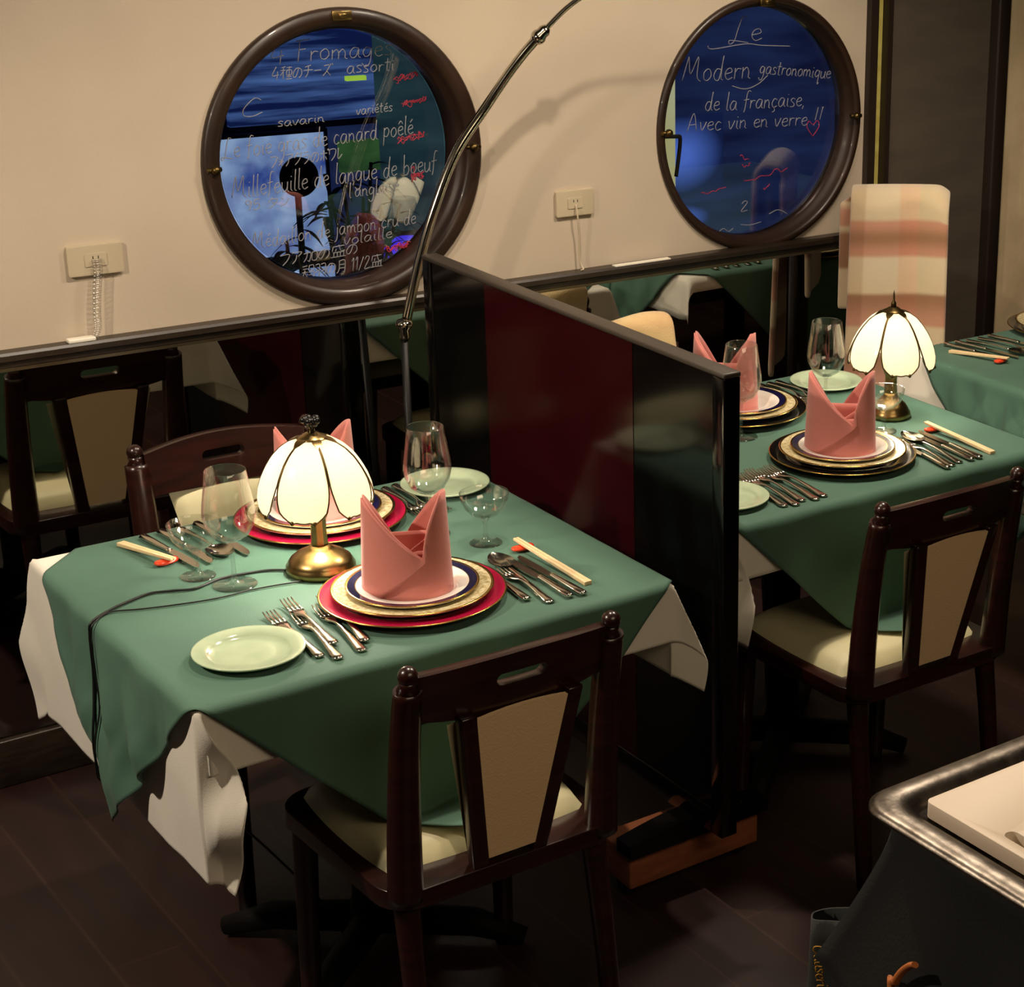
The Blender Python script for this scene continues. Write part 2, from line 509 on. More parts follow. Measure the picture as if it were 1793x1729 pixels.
m_ = MB().add([(v[0], YW + 0.03 - v[2], v[1]) for v in vs], fs); struct(m_.build('wall_back', plaster))
# the panelled corner to the right of the second porthole
m_ = MB().box((2.44, YW + 0.005, 0), (2.80, YW + 0.12, 2.6)); struct(m_.build('wall_panel', panel_grey))
m_ = MB().box((2.845, YW - 0.005, 0), (4.6, YW + 0.12, 2.6)); struct(m_.build('wall_far', rough_beige))
m_ = MB().box((2.352, YW - 0.02, 0), (2.377, YW + 0.12, 2.6)); struct(m_.build('trim_2', post_dark))
m_ = MB().box((2.377, YW + 0.02, 0), (2.424, YW + 0.12, 2.6)); struct(m_.build('trim_3', strip_olive))
m_ = MB().box((2.424, YW - 0.005, 0), (2.44, YW + 0.12, 2.6)); struct(m_.build('trim_4', post_dark))
m_ = MB().box((2.80, YW - 0.03, 0), (2.845, YW + 0.12, 2.6)); o = m_.build('trim_5', post_dark); struct(bevel(o, 0.006))
# ledge above the mirror
m_ = MB()
prof = [(YW, 0.922), (YW - 0.03, 0.922), (YW - 0.034, 0.917), (YW - 0.034, 0.906), (YW - 0.026, 0.902), (YW - 0.026, 0.892), (YW - 0.012, 0.888), (YW, 0.888)]
vs = [(-3.2, y, z) for y, z in prof] + [(2.352, y, z) for y, z in prof]; n_ = len(prof)
m_.add(vs, [(i, (i + 1) % n_, n_ + (i + 1) % n_, n_ + i) for i in range(n_)] + [tuple(range(n_))[::-1], tuple(range(n_, 2 * n_))])
struct(m_.build('trim_1', trim_m))
m_ = MB().box((-3.2, YW - 0.016, 0.881), (2.352, YW, 0.888)); struct(m_.build('trim_6', trim_edge))
m_ = MB().box((-3.2, YW - 0.006, 0.11), (2.352, YW, 0.881)); o = m_.build('mirror_panel', MATS['mirror'])
tag(o, 'long smoked mirror panel fixed along the wall below the portholes', 'mirror')
m_ = MB().box((-3.2, YW - 0.02, 0.0), (2.352, YW, 0.105)); o = m_.build('baseboard_back', trim_m); struct(bevel(o, 0.004))


def porthole(name, c, r, latch_dir):
    m_ = MB(); RP = .2665
    prof = [(0.318, 0.0), (0.318, -0.008), (0.313, -0.014), (0.298, -0.0165), (0.284, -0.013), (0.280, -0.005), (0.278, 0.012), (0.272, 0.014), (0.271, 0.034), (0.270, 0.070), (0.274, 0.074), (0.292, 0.074), (0.292, 0.0), (0.318, 0.0)]
    if latch_dir < 0:
        prof = [(0.318, 0.0), (0.318, -0.006), (0.314, -0.011), (0.306, -0.012), (0.299, -0.009), (0.2965, -0.002), (0.294, 0.014), (0.288, 0.018), (0.286, 0.034), (0.285, 0.056), (0.296, 0.058), (0.306, 0.0), (0.318, 0.0)]; RP = .284
    m_.lathe(prof, 96, (0, 0, 0), axis='Y')
    o = struct(m_.build(name, ring_wood, loc=(c[0], YW, c[1])))
    p = MB().lathe([(0.0001, -0.002), (RP, -0.002), (RP, 0.002), (0.0001, 0.002)], 96, axis='Y')
    p.sm = [False] * len(p.sm)
    g = p.build('window_pane', pane, o, loc=(0, 0.048, 0))
    # brass latch plate at the top and pivots at the sides
    k = MB().box((-0.022, -0.021, 0.292), (0.022, -0.008, 0.312)).box((-0.008, -0.026, 0.297), (0.008, -0.020, 0.307))
    bevel(k.build('latch', brass, o), 0.002)
    for s in (-1, 1):
        k = MB().tube([(s * 0.312, -0.016, 0.004), (s * 0.280, -0.010, 0.004)], 0.005, 12).sphere((s * 0.294, -0.019, 0.004), 0.010, 10)
        k.build('pivot_hinge', dark_brass, o)
    return o


win1 = porthole('window_1', W1, RW, 1)
win2 = porthole('window_2', W2, RW, -1)
# casement stay hanging inside the second porthole
k = MB().tube(smooth_path([(-0.284, 0.030, -0.012), (-0.240, 0.026, -0.014), (-0.231, 0.026, -0.018), (-0.233, 0.026, -0.05), (-0.243, 0.026, -0.112)], 5), 0.005, 10)
k.build('window_stay', black_iron, win2)

# ------------------------------------------- handwriting on the porthole panes
G = {
    'a': (.55, [[(.42, .45), (.2, .5), (.05, .25), (.15, .03), (.32, .1), (.42, .42), (.42, .1), (.52, .02)]]),
    'b': (.5, [[(.08, 1), (.08, .02)], [(.08, .35), (.28, .48), (.42, .28), (.3, .03), (.08, .05)]]),
    'c': (.45, [[(.38, .42), (.2, .5), (.06, .25), (.18, .02), (.4, .1)]]),
    'd': (.55, [[(.42, .42), (.2, .48), (.06, .24), (.16, .03), (.34, .1), (.45, 1.0)], [(.42, .6), (.42, .1), (.52, .02)]]),
    'e': (.45, [[(.06, .25), (.36, .32), (.3, .48), (.12, .42), (.06, .2), (.2, .02), (.42, .1)]]),
    'f': (.4, [[(.42, .95), (.28, 1.0), (.18, .8), (.14, .1), (.08, -.15)], [(.02, .5), (.34, .54)]]),
    'g': (.52, [[(.4, .42), (.2, .5), (.06, .28), (.16, .06), (.34, .14), (.42, .45), (.38, -.2), (.2, -.42), (.04, -.25)]]),
    'h': (.52, [[(.08, 1), (.08, .02)], [(.08, .3), (.28, .48), (.4, .3), (.4, .02)]]),
    'i': (.25, [[(.1, .48), (.1, .1), (.2, .02)], [(.1, .66), (.12, .7)]]),
    'j': (.28, [[(.16, .48), (.14, -.2), (-.02, -.38)], [(.16, .66), (.18, .7)]]),
    'l': (.25, [[(.12, 1), (.09, .12), (.2, .02)]]),
    'm': (.75, [[(.06, .48), (.06, .02)], [(.06, .32), (.22, .48), (.32, .3), (.32, .02)], [(.32, .3), (.48, .48), (.6, .3), (.6, .08), (.7, .02)]]),
    'n': (.5, [[(.06, .48), (.06, .02)], [(.06, .32), (.24, .48), (.36, .3), (.36, .08), (.46, .02)]]),
    'o': (.5, [[(.24, .5), (.08, .35), (.1, .1), (.26, .02), (.42, .2), (.36, .44), (.22, .5)]]),
    'p': (.5, [[(.1, .5), (.06, -.42)], [(.1, .38), (.28, .5), (.42, .3), (.28, .05), (.1, .1)]]),
    'q': (.52, [[(.4, .42), (.2, .5), (.06, .25), (.18, .04), (.38, .2)], [(.42, .48), (.4, -.4), (.5, -.3)]]),
    'r': (.4, [[(.08, .48), (.08, .02)], [(.08, .3), (.2, .46), (.36, .44)]]),
    's': (.42, [[(.36, .44), (.2, .5), (.08, .38), (.3, .2), (.28, .05), (.05, .04)]]),
    't': (.38, [[(.18, .85), (.15, .1), (.3, .02)], [(.02, .55), (.34, .58)]]),
    'u': (.52, [[(.06, .48), (.08, .1), (.22, .02), (.38, .2), (.4, .48), (.4, .1), (.5, .02)]]),
    'v': (.45, [[(.04, .48), (.18, .02), (.4, .5)]]),
    'y': (.48, [[(.06, .48), (.16, .1), (.36, .3)], [(.4, .48), (.3, -.2), (.08, -.4)]]),
    'L': (.75, [[(.6, 1.0), (.42, 1.02), (.3, .6), (.2, .1), (.04, -.02), (.02, .12), (.25, .1), (.7, .0)]]),
    'M': (.95, [[(.02, .05), (.2, .9), (.24, .92), (.38, .3), (.68, .98), (.7, .2), (.9, -.02)]]),
    'F': (.6, [[(.2, 1.0), (.16, .0)], [(.05, .95), (.6, 1.02)], [(.16, .55), (.45, .58)]]),
    'C': (.7, [[(.62, .85), (.42, 1.0), (.1, .5), (.1, .1), (.35, .0), (.65, .15)]]),
    'A': (.7, [[(.02, 0), (.3, 1.0), (.56, 0)], [(.12, .35), (.48, .38)]]),
    '4': (.6, [[(.32, 1.0), (.02, .3), (.52, .36)], [(.42, .6), (.38, -.05)]]),
    '1': (.3, [[(.05, .75), (.2, 1.0), (.16, 0)]]),
    '2': (.5, [[(.06, .75), (.22, 1.0), (.4, .8), (.06, .02), (.46, .06)]]),
    '5': (.5, [[(.4, 1), (.12, .95), (.08, .55), (.32, .6), (.4, .25), (.2, 0), (.04, .1)]]),
    '8': (.5, [[(.24, .5), (.4, .8), (.24, 1.0), (.1, .8), (.36, .3), (.22, 0), (.06, .25), (.24, .5)]]),
    '0': (.5, [[(.24, 1), (.06, .6), (.1, .1), (.28, 0), (.42, .4), (.36, .85), (.24, 1)]]),
    '9': (.5, [[(.4, .8), (.2, 1.0), (.08, .75), (.25, .55), (.42, .85), (.38, .4), (.3, 0)]]),
    '/': (.4, [[(.35, 1), (.02, -.05)]]),
    '!': (.3, [[(.2, 1.05), (.1, .3)], [(.06, .04), (.08, .0)]]),
    ',': (.22, [[(.1, .06), (.04, -.12)]]),
    "'": (.2, [[(.12, 1.0), (.06, .8)]]),
    '\u00e9': (.45, [[(.06, .25), (.36, .32), (.3, .48), (.12, .42), (.06, .2), (.2, .02), (.42, .1)], [(.18, .62), (.34, .78)]]),
    '\u00ea': (.45, [[(.06, .25), (.36, .32), (.3, .48), (.12, .42), (.06, .2), (.2, .02), (.42, .1)], [(.08, .6), (.22, .76), (.36, .6)]]),
    '\u00e7': (.45, [[(.38, .42), (.2, .5), (.06, .25), (.18, .02), (.4, .1)], [(.2, .02), (.28, -.14), (.14, -.24)]]),
    '\u306e': (.8, [[(.45, .75), (.3, .2), (.12, .1), (.05, .4), (.3, .8), (.65, .7), (.7, .3), (.5, .02)]]),
    '\u30c1': (.8, [[(.6, .95), (.15, .8)], [(.05, .55), (.75, .58)], [(.42, .85), (.38, .3), (.2, 0)]]),
    '\u30ba': (.8, [[(.1, .85), (.55, .88), (.3, .35), (.05, .05)], [(.35, .4), (.65, .05)], [(.6, 1.0), (.66, .85)], [(.74, 1.02), (.8, .88)]]),
    '\u30fc': (.7, [[(.06, .48), (.6, .5)]]),
    '\u30d5': (.7, [[(.06, .85), (.6, .86), (.5, .4), (.2, .0)]]),
    '\u30a9': (.6, [[(.1, .4), (.5, .42)], [(.36, .6), (.34, .0)], [(.33, .38), (.08, .1)]]),
    '\u30a2': (.75, [[(.06, .9), (.65, .9), (.45, .55)], [(.36, .7), (.3, .3), (.1, .0)]]),
    '\u30b0': (.75, [[(.3, 1.0), (.08, .55)], [(.25, .85), (.6, .85), (.5, .4), (.15, .0)], [(.66, 1.0), (.72, .86)]]),
    '\u30e9': (.7, [[(.12, .95), (.52, .95)], [(.06, .65), (.6, .66), (.5, .3), (.2, 0)]]),
    '\u30dd': (.8, [[(.08, .65), (.66, .68)], [(.36, .95), (.36, .02)], [(.2, .4), (.08, .12)], [(.5, .4), (.64, .14)], [(.68, .92), (.76, 1.0), (.8, .9), (.7, .9)]]),
    '\u30ef': (.7, [[(.08, .5), (.08, .9), (.6, .9), (.54, .4), (.25, .0)]]),
    '\u30ec': (.6, [[(.14, .95), (.14, .05), (.5, .4)]]),
    '\u30bf': (.7, [[(.3, 1.0), (.06, .5)], [(.25, .82), (.6, .82), (.45, .35), (.12, .0)], [(.25, .55), (.5, .4)]]),
    '\u30f3': (.65, [[(.1, .85), (.26, .7)], [(.1, .08), (.4, .25), (.58, .75)]]),
    '\u7a2e': (.95, [[(.4, 1), (.1, .9)], [(.02, .7), (.42, .72)], [(.25, .95), (.25, 0)], [(.24, .6), (.04, .3)], [(.5, .9), (.9, .92)], [(.52, .7), (.86, .7), (.86, .35), (.52, .35), (.52, .7)], [(.7, .98), (.7, .02)], [(.5, .2), (.88, .2)], [(.45, .0), (.92, .02)]]),
    '\u9d8f': (.95, [[(.05, .9), (.4, .95)], [(.1, .7), (.38, .72)], [(.04, .45), (.42, .45)], [(.24, .6), (.05, .0)], [(.24, .4), (.42, .05)], [(.55, .95), (.85, .95), (.85, .6), (.55, .6), (.55, .95)], [(.5, .42), (.92, .42), (.88, .05)], [(.55, .22), (.8, .22)]]),
    '\u76db': (.95, [[(.15, .9), (.85, .92)], [(.15, .9), (.1, .5)], [(.5, 1.0), (.65, .5), (.88, .5)], [(.35, .7), (.3, .5)], [(.15, .4), (.85, .4)], [(.2, .4), (.2, .04)], [(.42, .4), (.42, .04)], [(.62, .4), (.62, .04)], [(.82, .4), (.82, .04)], [(.02, .02), (.95, .02)]]),
    '\u6708': (.75, [[(.2, .95), (.2, .3), (.04, 0)], [(.2, .95), (.62, .95), (.62, .05), (.5, .1)], [(.22, .66), (.6, .66)], [(.22, .38), (.6, .38)]]),
    '\u7fbd': (.85, [[(.06, .9), (.36, .9), (.34, .0)], [(.12, .6), (.22, .5)], [(.06, .3), (.3, .5)], [(.48, .9), (.8, .9), (.78, .0)], [(.55, .6), (.65, .5)], [(.48, .3), (.74, .5)]]),
    '\u52a0': (.9, [[(.04, .7), (.46, .72), (.4, .05), (.3, .1)], [(.26, .98), (.22, .4), (.04, .02)], [(.56, .75), (.56, .12), (.84, .12), (.84, .75), (.56, .75)]]),
    ' ': (.35, []),
}


def write(m_, text, x0, z0, x1, z1, h, rad=0.0009, y=0.0):
    """script strokes from (x0,z0) to (x1,z1) along the baseline"""
    W = sum(G[c][0] for c in text if c in G)
    L = math.hypot(x1 - x0, z1 - z0); s = L / W
    ux, uz = (x1 - x0) / L, (z1 - z0) / L
    pos = 0
    for c in text:
        adv, strokes = G[c]
        j = random.uniform(-.03, .03)
        for st in strokes:
            pts = []
            for (px, py) in st:
                px2 = (px + pos) * s + 0.12 * py * h
                py2 = (py + j) * h
                pts.append((x0 + ux * px2 - uz * py2, y + random.uniform(0, .0002), z0 + uz * px2 + ux * py2))
            m_.tube(smooth_path(pts, 4), rad, 5)
        pos += adv


def scribble(m_, x0, z0, x1, z1, h, n):
    pts = []
    for i in range(n):
        t = i / (n - 1)
        pts.append((x0 + (x1 - x0) * t + random.uniform(-.004, .004), 0, z0 + (z1 - z0) * t + random.uniform(-h, h)))
    m_.tube(smooth_path(pts, 4), 0.0009, 5)


def local(c, lines, m_, y):
    for t, x0, z0, x1, z1, h in lines:
        write(m_, t, x0 - c[0], z0 - c[1], x1 - c[0], z1 - c[1], h, y=y)


PY = 0.0445
ink = MB()
local(W1, [
    ("4 Fromages", .765, 1.437, 1.055, 1.437, .045),
    ("4\u7a2e\u306e\u30c1\u30fc\u30ba", .765, 1.404, .905, 1.404, .026),
    ("assorti", .938, 1.405, 1.056, 1.405, .032),
    ("C", .690, 1.332, .742, 1.335, .036),
    ("vari\u00e9t\u00e9s", .955, 1.316, 1.046, 1.318, .024),
    ("savarin", .770, 1.306, .880, 1.308, .022),
    ("Le foie gras de canard po\u00eal\u00e9", .640, 1.250, 1.095, 1.263, .042),
    ("\u30d5\u30a9\u30a2\u30b0\u30e9\u306e\u30dd\u30ef\u30ec", .745, 1.222, .918, 1.225, .026),
    ("Millefeuille de langue de boeuf", .655, 1.166, 1.150, 1.176, .046),
    ("95 \u30bf\u30f3", .680, 1.138, .785, 1.138, .022),
    ("l'anglaise", .925, 1.138, 1.052, 1.141, .034),
    ("M\u00e9daillon de jambon cru de", .690, 1.056, 1.090, 1.063, .036),
    ("volaille", .905, 1.036, 1.028, 1.038, .028),
    ("\u30d5\u30a2\u52a0\u306e\u76db\u306e", .750, 1.010, .940, 1.014, .026),
    ("\u9d8f\u7fbd\u306e\u6708 11/2\u76db", .800, .976, .998, .978, .028),
], ink, PY)
o = ink.build('lettering', chalk, win1)
pivot = Matrix.Translation((0, .048, 0)) @ Matrix.Rotation(math.radians(4.7), 4, 'Z') @ Matrix.Translation((0, -.048, 0))
o.matrix_local = pivot      # the left pane stands slightly ajar
[c_ for c_ in children_of(win1) if c_.name.startswith('window_pane')][0].rotation_euler = (0, 0, math.radians(4.7))
ink = MB()
for x0, z0, x1, z1 in ((1.055, 1.385, 1.115, 1.393), (1.072, 1.330, 1.130, 1.336), (1.055, 1.250, 1.125, 1.262), (1.085, 1.168, 1.115, 1.170), (1.010, 1.012, 1.070, 1.020)):
    for k in range(3):
        scribble(ink, x0 - W1[0], z0 - W1[1], x1 - W1[0], z1 - W1[1], .009, 12)
write(ink, "1", 1.075 - W1[0], 1.157 - W1[1], 1.095 - W1[0], 1.157 - W1[1], .035, y=0)
o = ink.build('price_lettering', red_marker, win1); o.matrix_local = pivot @ Matrix.Translation((0, PY, 0)); o['label'] = 'faded red price lettering'

ink = MB()
local(W2, [
    ("Le", 1.945, 1.424, 2.050, 1.424, .062),
    ("Modern", 1.805, 1.336, 2.015, 1.332, .060),
    ("gastronomique", 2.040, 1.345, 2.272, 1.318, .038),
    ("de la fran\u00e7aise,", 1.872, 1.262, 2.190, 1.253, .046),
    ("Avec vin en verre !!", 1.820, 1.215, 2.248, 1.202, .044),
    ("2", 1.985, 1.000, 2.010, 1.000, .026),
], ink, PY)
for pts in ([(-.135, .196), (-.12, .188), (-.02, .196), (.03, .19), (.12, .184)], [(-.06, .095), (-.02, .085), (.02, .095), (.05, .115)], [(-.10, -.27), (-.085, -.262), (-.07, -.272), (-.055, -.265)], [(.06, -.24), (.09, -.232), (.12, -.246)], [(-.03, -.258), (.0, -.262), (.035, -.258)]):
    ink.tube([(x, PY, z) for x, z in smooth_path([(a, b_, 0) for a, b_ in pts], 5) for x, z in [(x, z)]] if False else [(p[0], PY, p[1]) for p in smooth_path([(a, b_, 0) for a, b_ in pts], 5)], 0.001, 5)
ink.build('lettering', chalk, win2)
ink = MB()
for x0, z0, x1, z1, n in ((1.98, 1.14, 2.01, 1.135, 5), (1.99, 1.115, 2.02, 1.12, 6), (1.86, 1.06, 1.94, 1.065, 9), (2.0, 1.075, 2.14, 1.10, 14), (2.06, 1.05, 2.08, 1.06, 5)):
    scribble(ink, x0 - W2[0], z0 - W2[1], x1 - W2[0], z1 - W2[1], .007, n)
h_ = [(.0, -.02), (-.02, .005), (-.014, .02), (.0, .01), (.014, .02), (.02, .005), (.0, -.02)]
ink.tube(smooth_path([(.20 + a, 0, -.03 + b_) for a, b_ in h_], 4), .0009, 5)
ink.build('price_lettering', red_marker, win2, loc=(0, PY, 0))['label'] = 'faint red marker lettering'

# ----------------------------------------------------- the street at night
m_ = MB().box((-1.0, YW + 0.12, -0.6), (8.0, 8.0, -0.05)); struct(m_.build('pavement', ext_ground))
m_ = MB().box((-0.5, 4.452, -0.05), (8.0, 4.6, 3.2)); struct(m_.build('wall_street', ext_dark))
lit_a = emit_mat("lit_shop_window", (0.06, 0.11, 0.42, 1), (0.55, 0.72, 1.0, 1), 0.8, 4.0, (1, 1, 1.2), 4, 0.36, 0.6)
lit_b = emit_mat("lit_upper_window", (0.010, 0.020, 0.10, 1), (0.19, 0.35, 0.80, 1), 0.75, 2.2, (0.6, 1, 10), 4, 0.42, 0.72)
lit_g = emit_mat("lit_green_panel", (0.02, 0.05, 0.02, 1), (0.06, 0.16, 0.04, 1), 0.9, 5, (1, 1, 2))
lit_y = emit_mat("yellow_sign_lamp", (0.5, 0.8, 0.05, 1), (0.7, 0.9, 0.1, 1), 1.0, 5, (1, 1, 1))
lit_v = emit_mat("violet_lamp", (0.08, 0.04, 1.0, 1), (0.12, 0.06, 1.0, 1), 0.9, 3, (1, 1, 1))
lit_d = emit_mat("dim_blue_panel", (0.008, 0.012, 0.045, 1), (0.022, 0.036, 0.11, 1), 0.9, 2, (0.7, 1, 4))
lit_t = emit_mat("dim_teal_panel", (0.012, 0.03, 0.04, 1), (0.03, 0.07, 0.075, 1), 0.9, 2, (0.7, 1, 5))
def glow_mat(name, c1, c2, strength):
    # soft patch of light painted into the emission, fading outward from the middle
    m = bpy.data.materials.new(name); m.use_nodes = True
    nt = m.node_tree
    for n in list(nt.nodes): nt.nodes.remove(n)
    out = nt.nodes.new('ShaderNodeOutputMaterial'); e = nt.nodes.new('ShaderNodeEmission'); e.inputs[1].default_value = strength
    tc = nt.nodes.new('ShaderNodeTexCoord'); mp = nt.nodes.new('ShaderNodeMapping')
    mp.inputs['Location'].default_value = (-1, 0, -1); mp.inputs['Scale'].default_value = (2, 0, 2)
    g = nt.nodes.new('ShaderNodeTexGradient'); g.gradient_type = 'SPHERICAL'
    r = nt.nodes.new('ShaderNodeValToRGB'); r.color_ramp.elements[0].color = c1; r.color_ramp.elements[1].color = c2
    r.color_ramp.elements[1].position = .8
    nt.links.new(tc.outputs['Generated'], mp.inputs[0]); nt.links.new(mp.outputs[0], g.inputs[0]); nt.links.new(g.outputs['Fac'], r.inputs[0])
    nt.links.new(r.outputs[0], e.inputs[0]); nt.links.new(e.outputs[0], out.inputs[0])
    return m


lit_p = glow_mat("soft_blue_glow", (0.012, 0.022, 0.085, 1), (0.13, 0.24, 0.80, 1), 0.9)
lit_c = emit_mat("reveal_glow_column", (0.75, 0.62, 0.22, 1), (0.85, 0.78, 0.42, 1), 0.8, 2, (1, 1, 1))


def lit_panel(name, label, cat, x0, x1, z0, z1, m, y=4.42, depth=0.03, frame=True):
    t = empty(name, ((x0 + x1) / 2, y, z0))
    hw = (x1 - x0) / 2; h = z1 - z0
    MB().box((-hw, 0, 0), (hw, depth, h)).build('lit_pane', m, t)
    if frame:
        f = MB()
        e = 0.012
        f.box((-hw - e, -.01, -e), (hw + e, depth, 0)).box((-hw - e, -.01, h), (hw + e, depth, h + e)).box((-hw - e, -.01, 0), (-hw, depth, h)).box((hw, -.01, 0), (hw + e, depth, h))
        f.build('frame', ext_dark, t)
    tag(t, label, cat)
    return t


lit_panel('shop_window', 'bright blue-white lit shop window across the street behind the plants', 'shop window', 1.74, 2.24, 0.30, 0.76, lit_a)
lit_panel('upper_shop_window', 'blue streaked lit upper window seen at the top of the left porthole', 'shop window', 1.88, 2.46, 0.80, 1.30, lit_b, frame=False)
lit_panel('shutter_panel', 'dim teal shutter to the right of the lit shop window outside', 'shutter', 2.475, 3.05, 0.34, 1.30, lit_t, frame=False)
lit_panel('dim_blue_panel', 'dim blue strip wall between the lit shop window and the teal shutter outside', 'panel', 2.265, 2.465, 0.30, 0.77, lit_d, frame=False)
lit_panel('green_notice_board', 'green glowing notice board outside beside the blue shop window', 'sign', 2.29, 2.45, 0.60, 0.72, lit_g, y=4.385, frame=False)
lit_panel('yellow_sign_lamp', 'small yellow-green sign lamp shining outside the left porthole', 'sign lamp', 2.34, 2.42, 0.945, 0.962, lit_y, y=4.40, frame=False)
lit_panel('yellow_sign_lamp', 'yellow-green lamp glimpsed at the very top of the left porthole', 'sign lamp', 2.33, 2.38, 1.155, 1.166, lit_y, y=4.40, frame=False)
lit_panel('low_shop_window', 'low blue strip window near the ground outside the left porthole', 'shop window', 1.70, 2.25, 0.10, 0.24, lit_a)
lit_panel('blue_glow_panel', 'soft blue lit panel across the street in the right porthole', 'panel', 3.66, 4.12, 0.36, 0.70, lit_p, frame=False)
lit_panel('low_blue_panel', 'low soft blue panel near the ground in the right porthole', 'panel', 3.66, 4.05, 0.18, 0.31, lit_p, frame=False)
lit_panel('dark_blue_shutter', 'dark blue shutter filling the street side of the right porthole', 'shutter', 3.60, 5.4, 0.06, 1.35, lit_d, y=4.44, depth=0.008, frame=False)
o = MB().box((3.64, 4.30, -0.05), (3.785, 4.40, 0.93)).build('reveal_glow_column', lit_c); bevel(o, 0.01)  # glowing column added outside in place of the porthole's pale lit reveal
tag(o, 'added glowing column standing in for the pale lit reveal at the left edge of the right porthole', 'column')
# round sign on a post
t = empty('round_sign', (1.818, 3.7, -0.05))
MB().lathe([(0.0001, -0.012), (0.064, -0.012), (0.068, -0.006), (0.068, 0.006), (0.064, 0.012), (0.0001, 0.012)], 40, (0, 0, 0.787), axis='Y').build('sign_disc', mat("dark_violet_disc", rgb(26, 16, 40), 0.6), t)
MB().tube([(0, 0.02, 0), (0, 0.02, 0.77)], 0.011, 10).build('post', black_iron, t)
MB().lathe([(0.0001, 0), (0.11, 0), (0.11, 0.02), (0.03, 0.03), (0.0001, 0.03)], 24).build('foot', black_iron, t)
tag(t, 'dark round sign disc on a post standing outside the left porthole', 'sign')
# purple-blue float lamp low outside
t = empty('violet_lamp', (2.36, 4.0, -0.05))
MB().lathe([(0.0001, .28), (.03, .285), (.07, .31), (.095, .36), (.09, .42), (.05, .46), (.0001, .47)], 24).build('lamp_globe', lit_v, t)
MB().lathe([(0.0001, 0), (.05, 0), (.04, .02), (.015, .04), (.015, .285), (.0001, .285)], 16).build('stand', black_iron, t)
tag(t, 'violet-blue globe lamp glowing low outside the left porthole', 'lamp')


def plant(loc, h, n, seed, label):
    rnd = random.Random(seed)
    t = empty('potted_plant', loc)
    MB().lathe([(0.0001, 0), (.07, 0), (.095, .16), (.1, .17), (.09, .17), (.085, .155), (.0001, .15)], 24).build('pot', black_iron, t)
    st = MB(); lf = MB()
    for i in range(n):
        a = rnd.uniform(0, 2 * PI); lean = rnd.uniform(.02, .16)
        top = Vector((math.cos(a) * lean, math.sin(a) * lean, h * rnd.uniform(.75, 1.05)))
        st.tube(smooth_path([(math.cos(a) * .02, math.sin(a) * .02, .15), (top.x * .4, top.y * .4, top.z * .6), top], 5), 0.006, 6)
        for k in range(9):
            b_ = rnd.uniform(0, 2 * PI); L = rnd.uniform(.07, .14)
            o_ = top - Vector((0, 0, rnd.uniform(0, .18)))
            d = Vector((math.cos(b_), math.sin(b_), rnd.uniform(-.1, .5))); side = d.cross(Vector((0, 0, 1))).normalized()
            vs = []
            for q in range(6):
                u = q / 5; c = o_ + d * (L * u) + Vector((0, 0, -L * .7 * u * u)); wd = .012 * math.sin(PI * min(.97, u + .08))
                vs += [c + side * wd, c - side * wd]
            lf.add(vs, [(2 * q, 2 * q + 1, 2 * q + 3, 2 * q + 2) for q in range(5)], smooth=True)
    st.build('stem', leaf_m, t)
    o = lf.build('foliage', leaf_m, t); solid(o, .0015); o['kind'] = 'stuff'
    tag(t, label, 'plant', None)


plant((1.67, 3.42, -0.05), 0.68, 3, 3, 'palm-leaved potted plant left of the round sign outside')
plant((1.90, 3.44, -0.05), 0.86, 7, 5, 'taller leafy potted plant right of the round sign outside')

# ------------------------------------------------------ outlets on the wall
def outlet(x0, x1, z0, z1, label):
    t = empty('wall_outlet', ((x0 + x1) / 2, YW, (z0 + z1) / 2)); hw = (x1 - x0) / 2; hz = (z1 - z0) / 2
    vs, fs = outline_mesh([rrect(-hw, -hz, hw, hz, .004)], .009)
    o = MB().add([(v[0], -.0045 + v[2], v[1]) for v in vs], fs).build('cover_plate', plate_plastic, t); bevel(o, .002)
    vs, fs = outline_mesh([rrect(-hw * .40, -hz * .42, hw * .40, hz * .42, .003)], .0024)
    o = MB().add([(v[0], -.0095 + v[2], v[1]) for v in vs], fs).build('socket_face', plate_plastic, t)
    MB().box((-.006, -.0112, .002), (-.0045, -.0102, .008)).box((.0045, -.0112, .002), (.006, -.0102, .008)).build('slot', black_iron, t)
    tag(t, label, 'wall outlet'); return t


outlet(.304, .412, 1.050, 1.111, 'beige outlet plate on the cream wall left of both portholes')
outlet(1.414, 1.515, 1.053, 1.114, 'beige outlet plate on the wall between the two portholes')
m_ = MB()
strap = smooth_path([(.358, YW - .014, 1.083), (.357, YW - .020, 1.06), (.350, YW - .022, 1.02), (.345, YW - .022, .97), (.345, YW - .02, .945), (.338, YW - .018, .925)], 5)
for i in range(len(strap) - 1):
    a, b_ = strap[i], strap[i + 1]; u = i / (len(strap) - 1); wa = .010 - .004 * u
    m_.add([(a.x - wa, a.y, a.z), (a.x + wa, a.y, a.z), (b_.x + wa - .0003, b_.y, b_.z), (b_.x - wa, b_.y, b_.z)], [(0, 1, 2, 3)], smooth=True)
o = m_.build('clear_strap', clear_strap); solid(o, .0012)
tag(o, 'clear limp plastic strap hanging from the left wall outlet to the ledge', 'strap')
o = MB().box((.283, YW - .030, .922), (.336, YW - .008, .930)).build('white_plug_bar', white_plastic); bevel(o, .002)
tag(o, 'small white plastic bar lying on the ledge under the left outlet', 'plug')
m_ = MB().tube(smooth_path([(1.464, YW - .012, 1.080), (1.465, YW - .018, 1.05), (1.470, YW - .014, 1.0), (1.472, YW - .012, .945), (1.476, YW - .02, .926), (1.468, YW - .022, .9245)], 6), .0022, 8)
o = m_.build('thin_cord', plate_plastic); tag(o, 'thin pale cord hanging from the outlet between the portholes', 'cord')
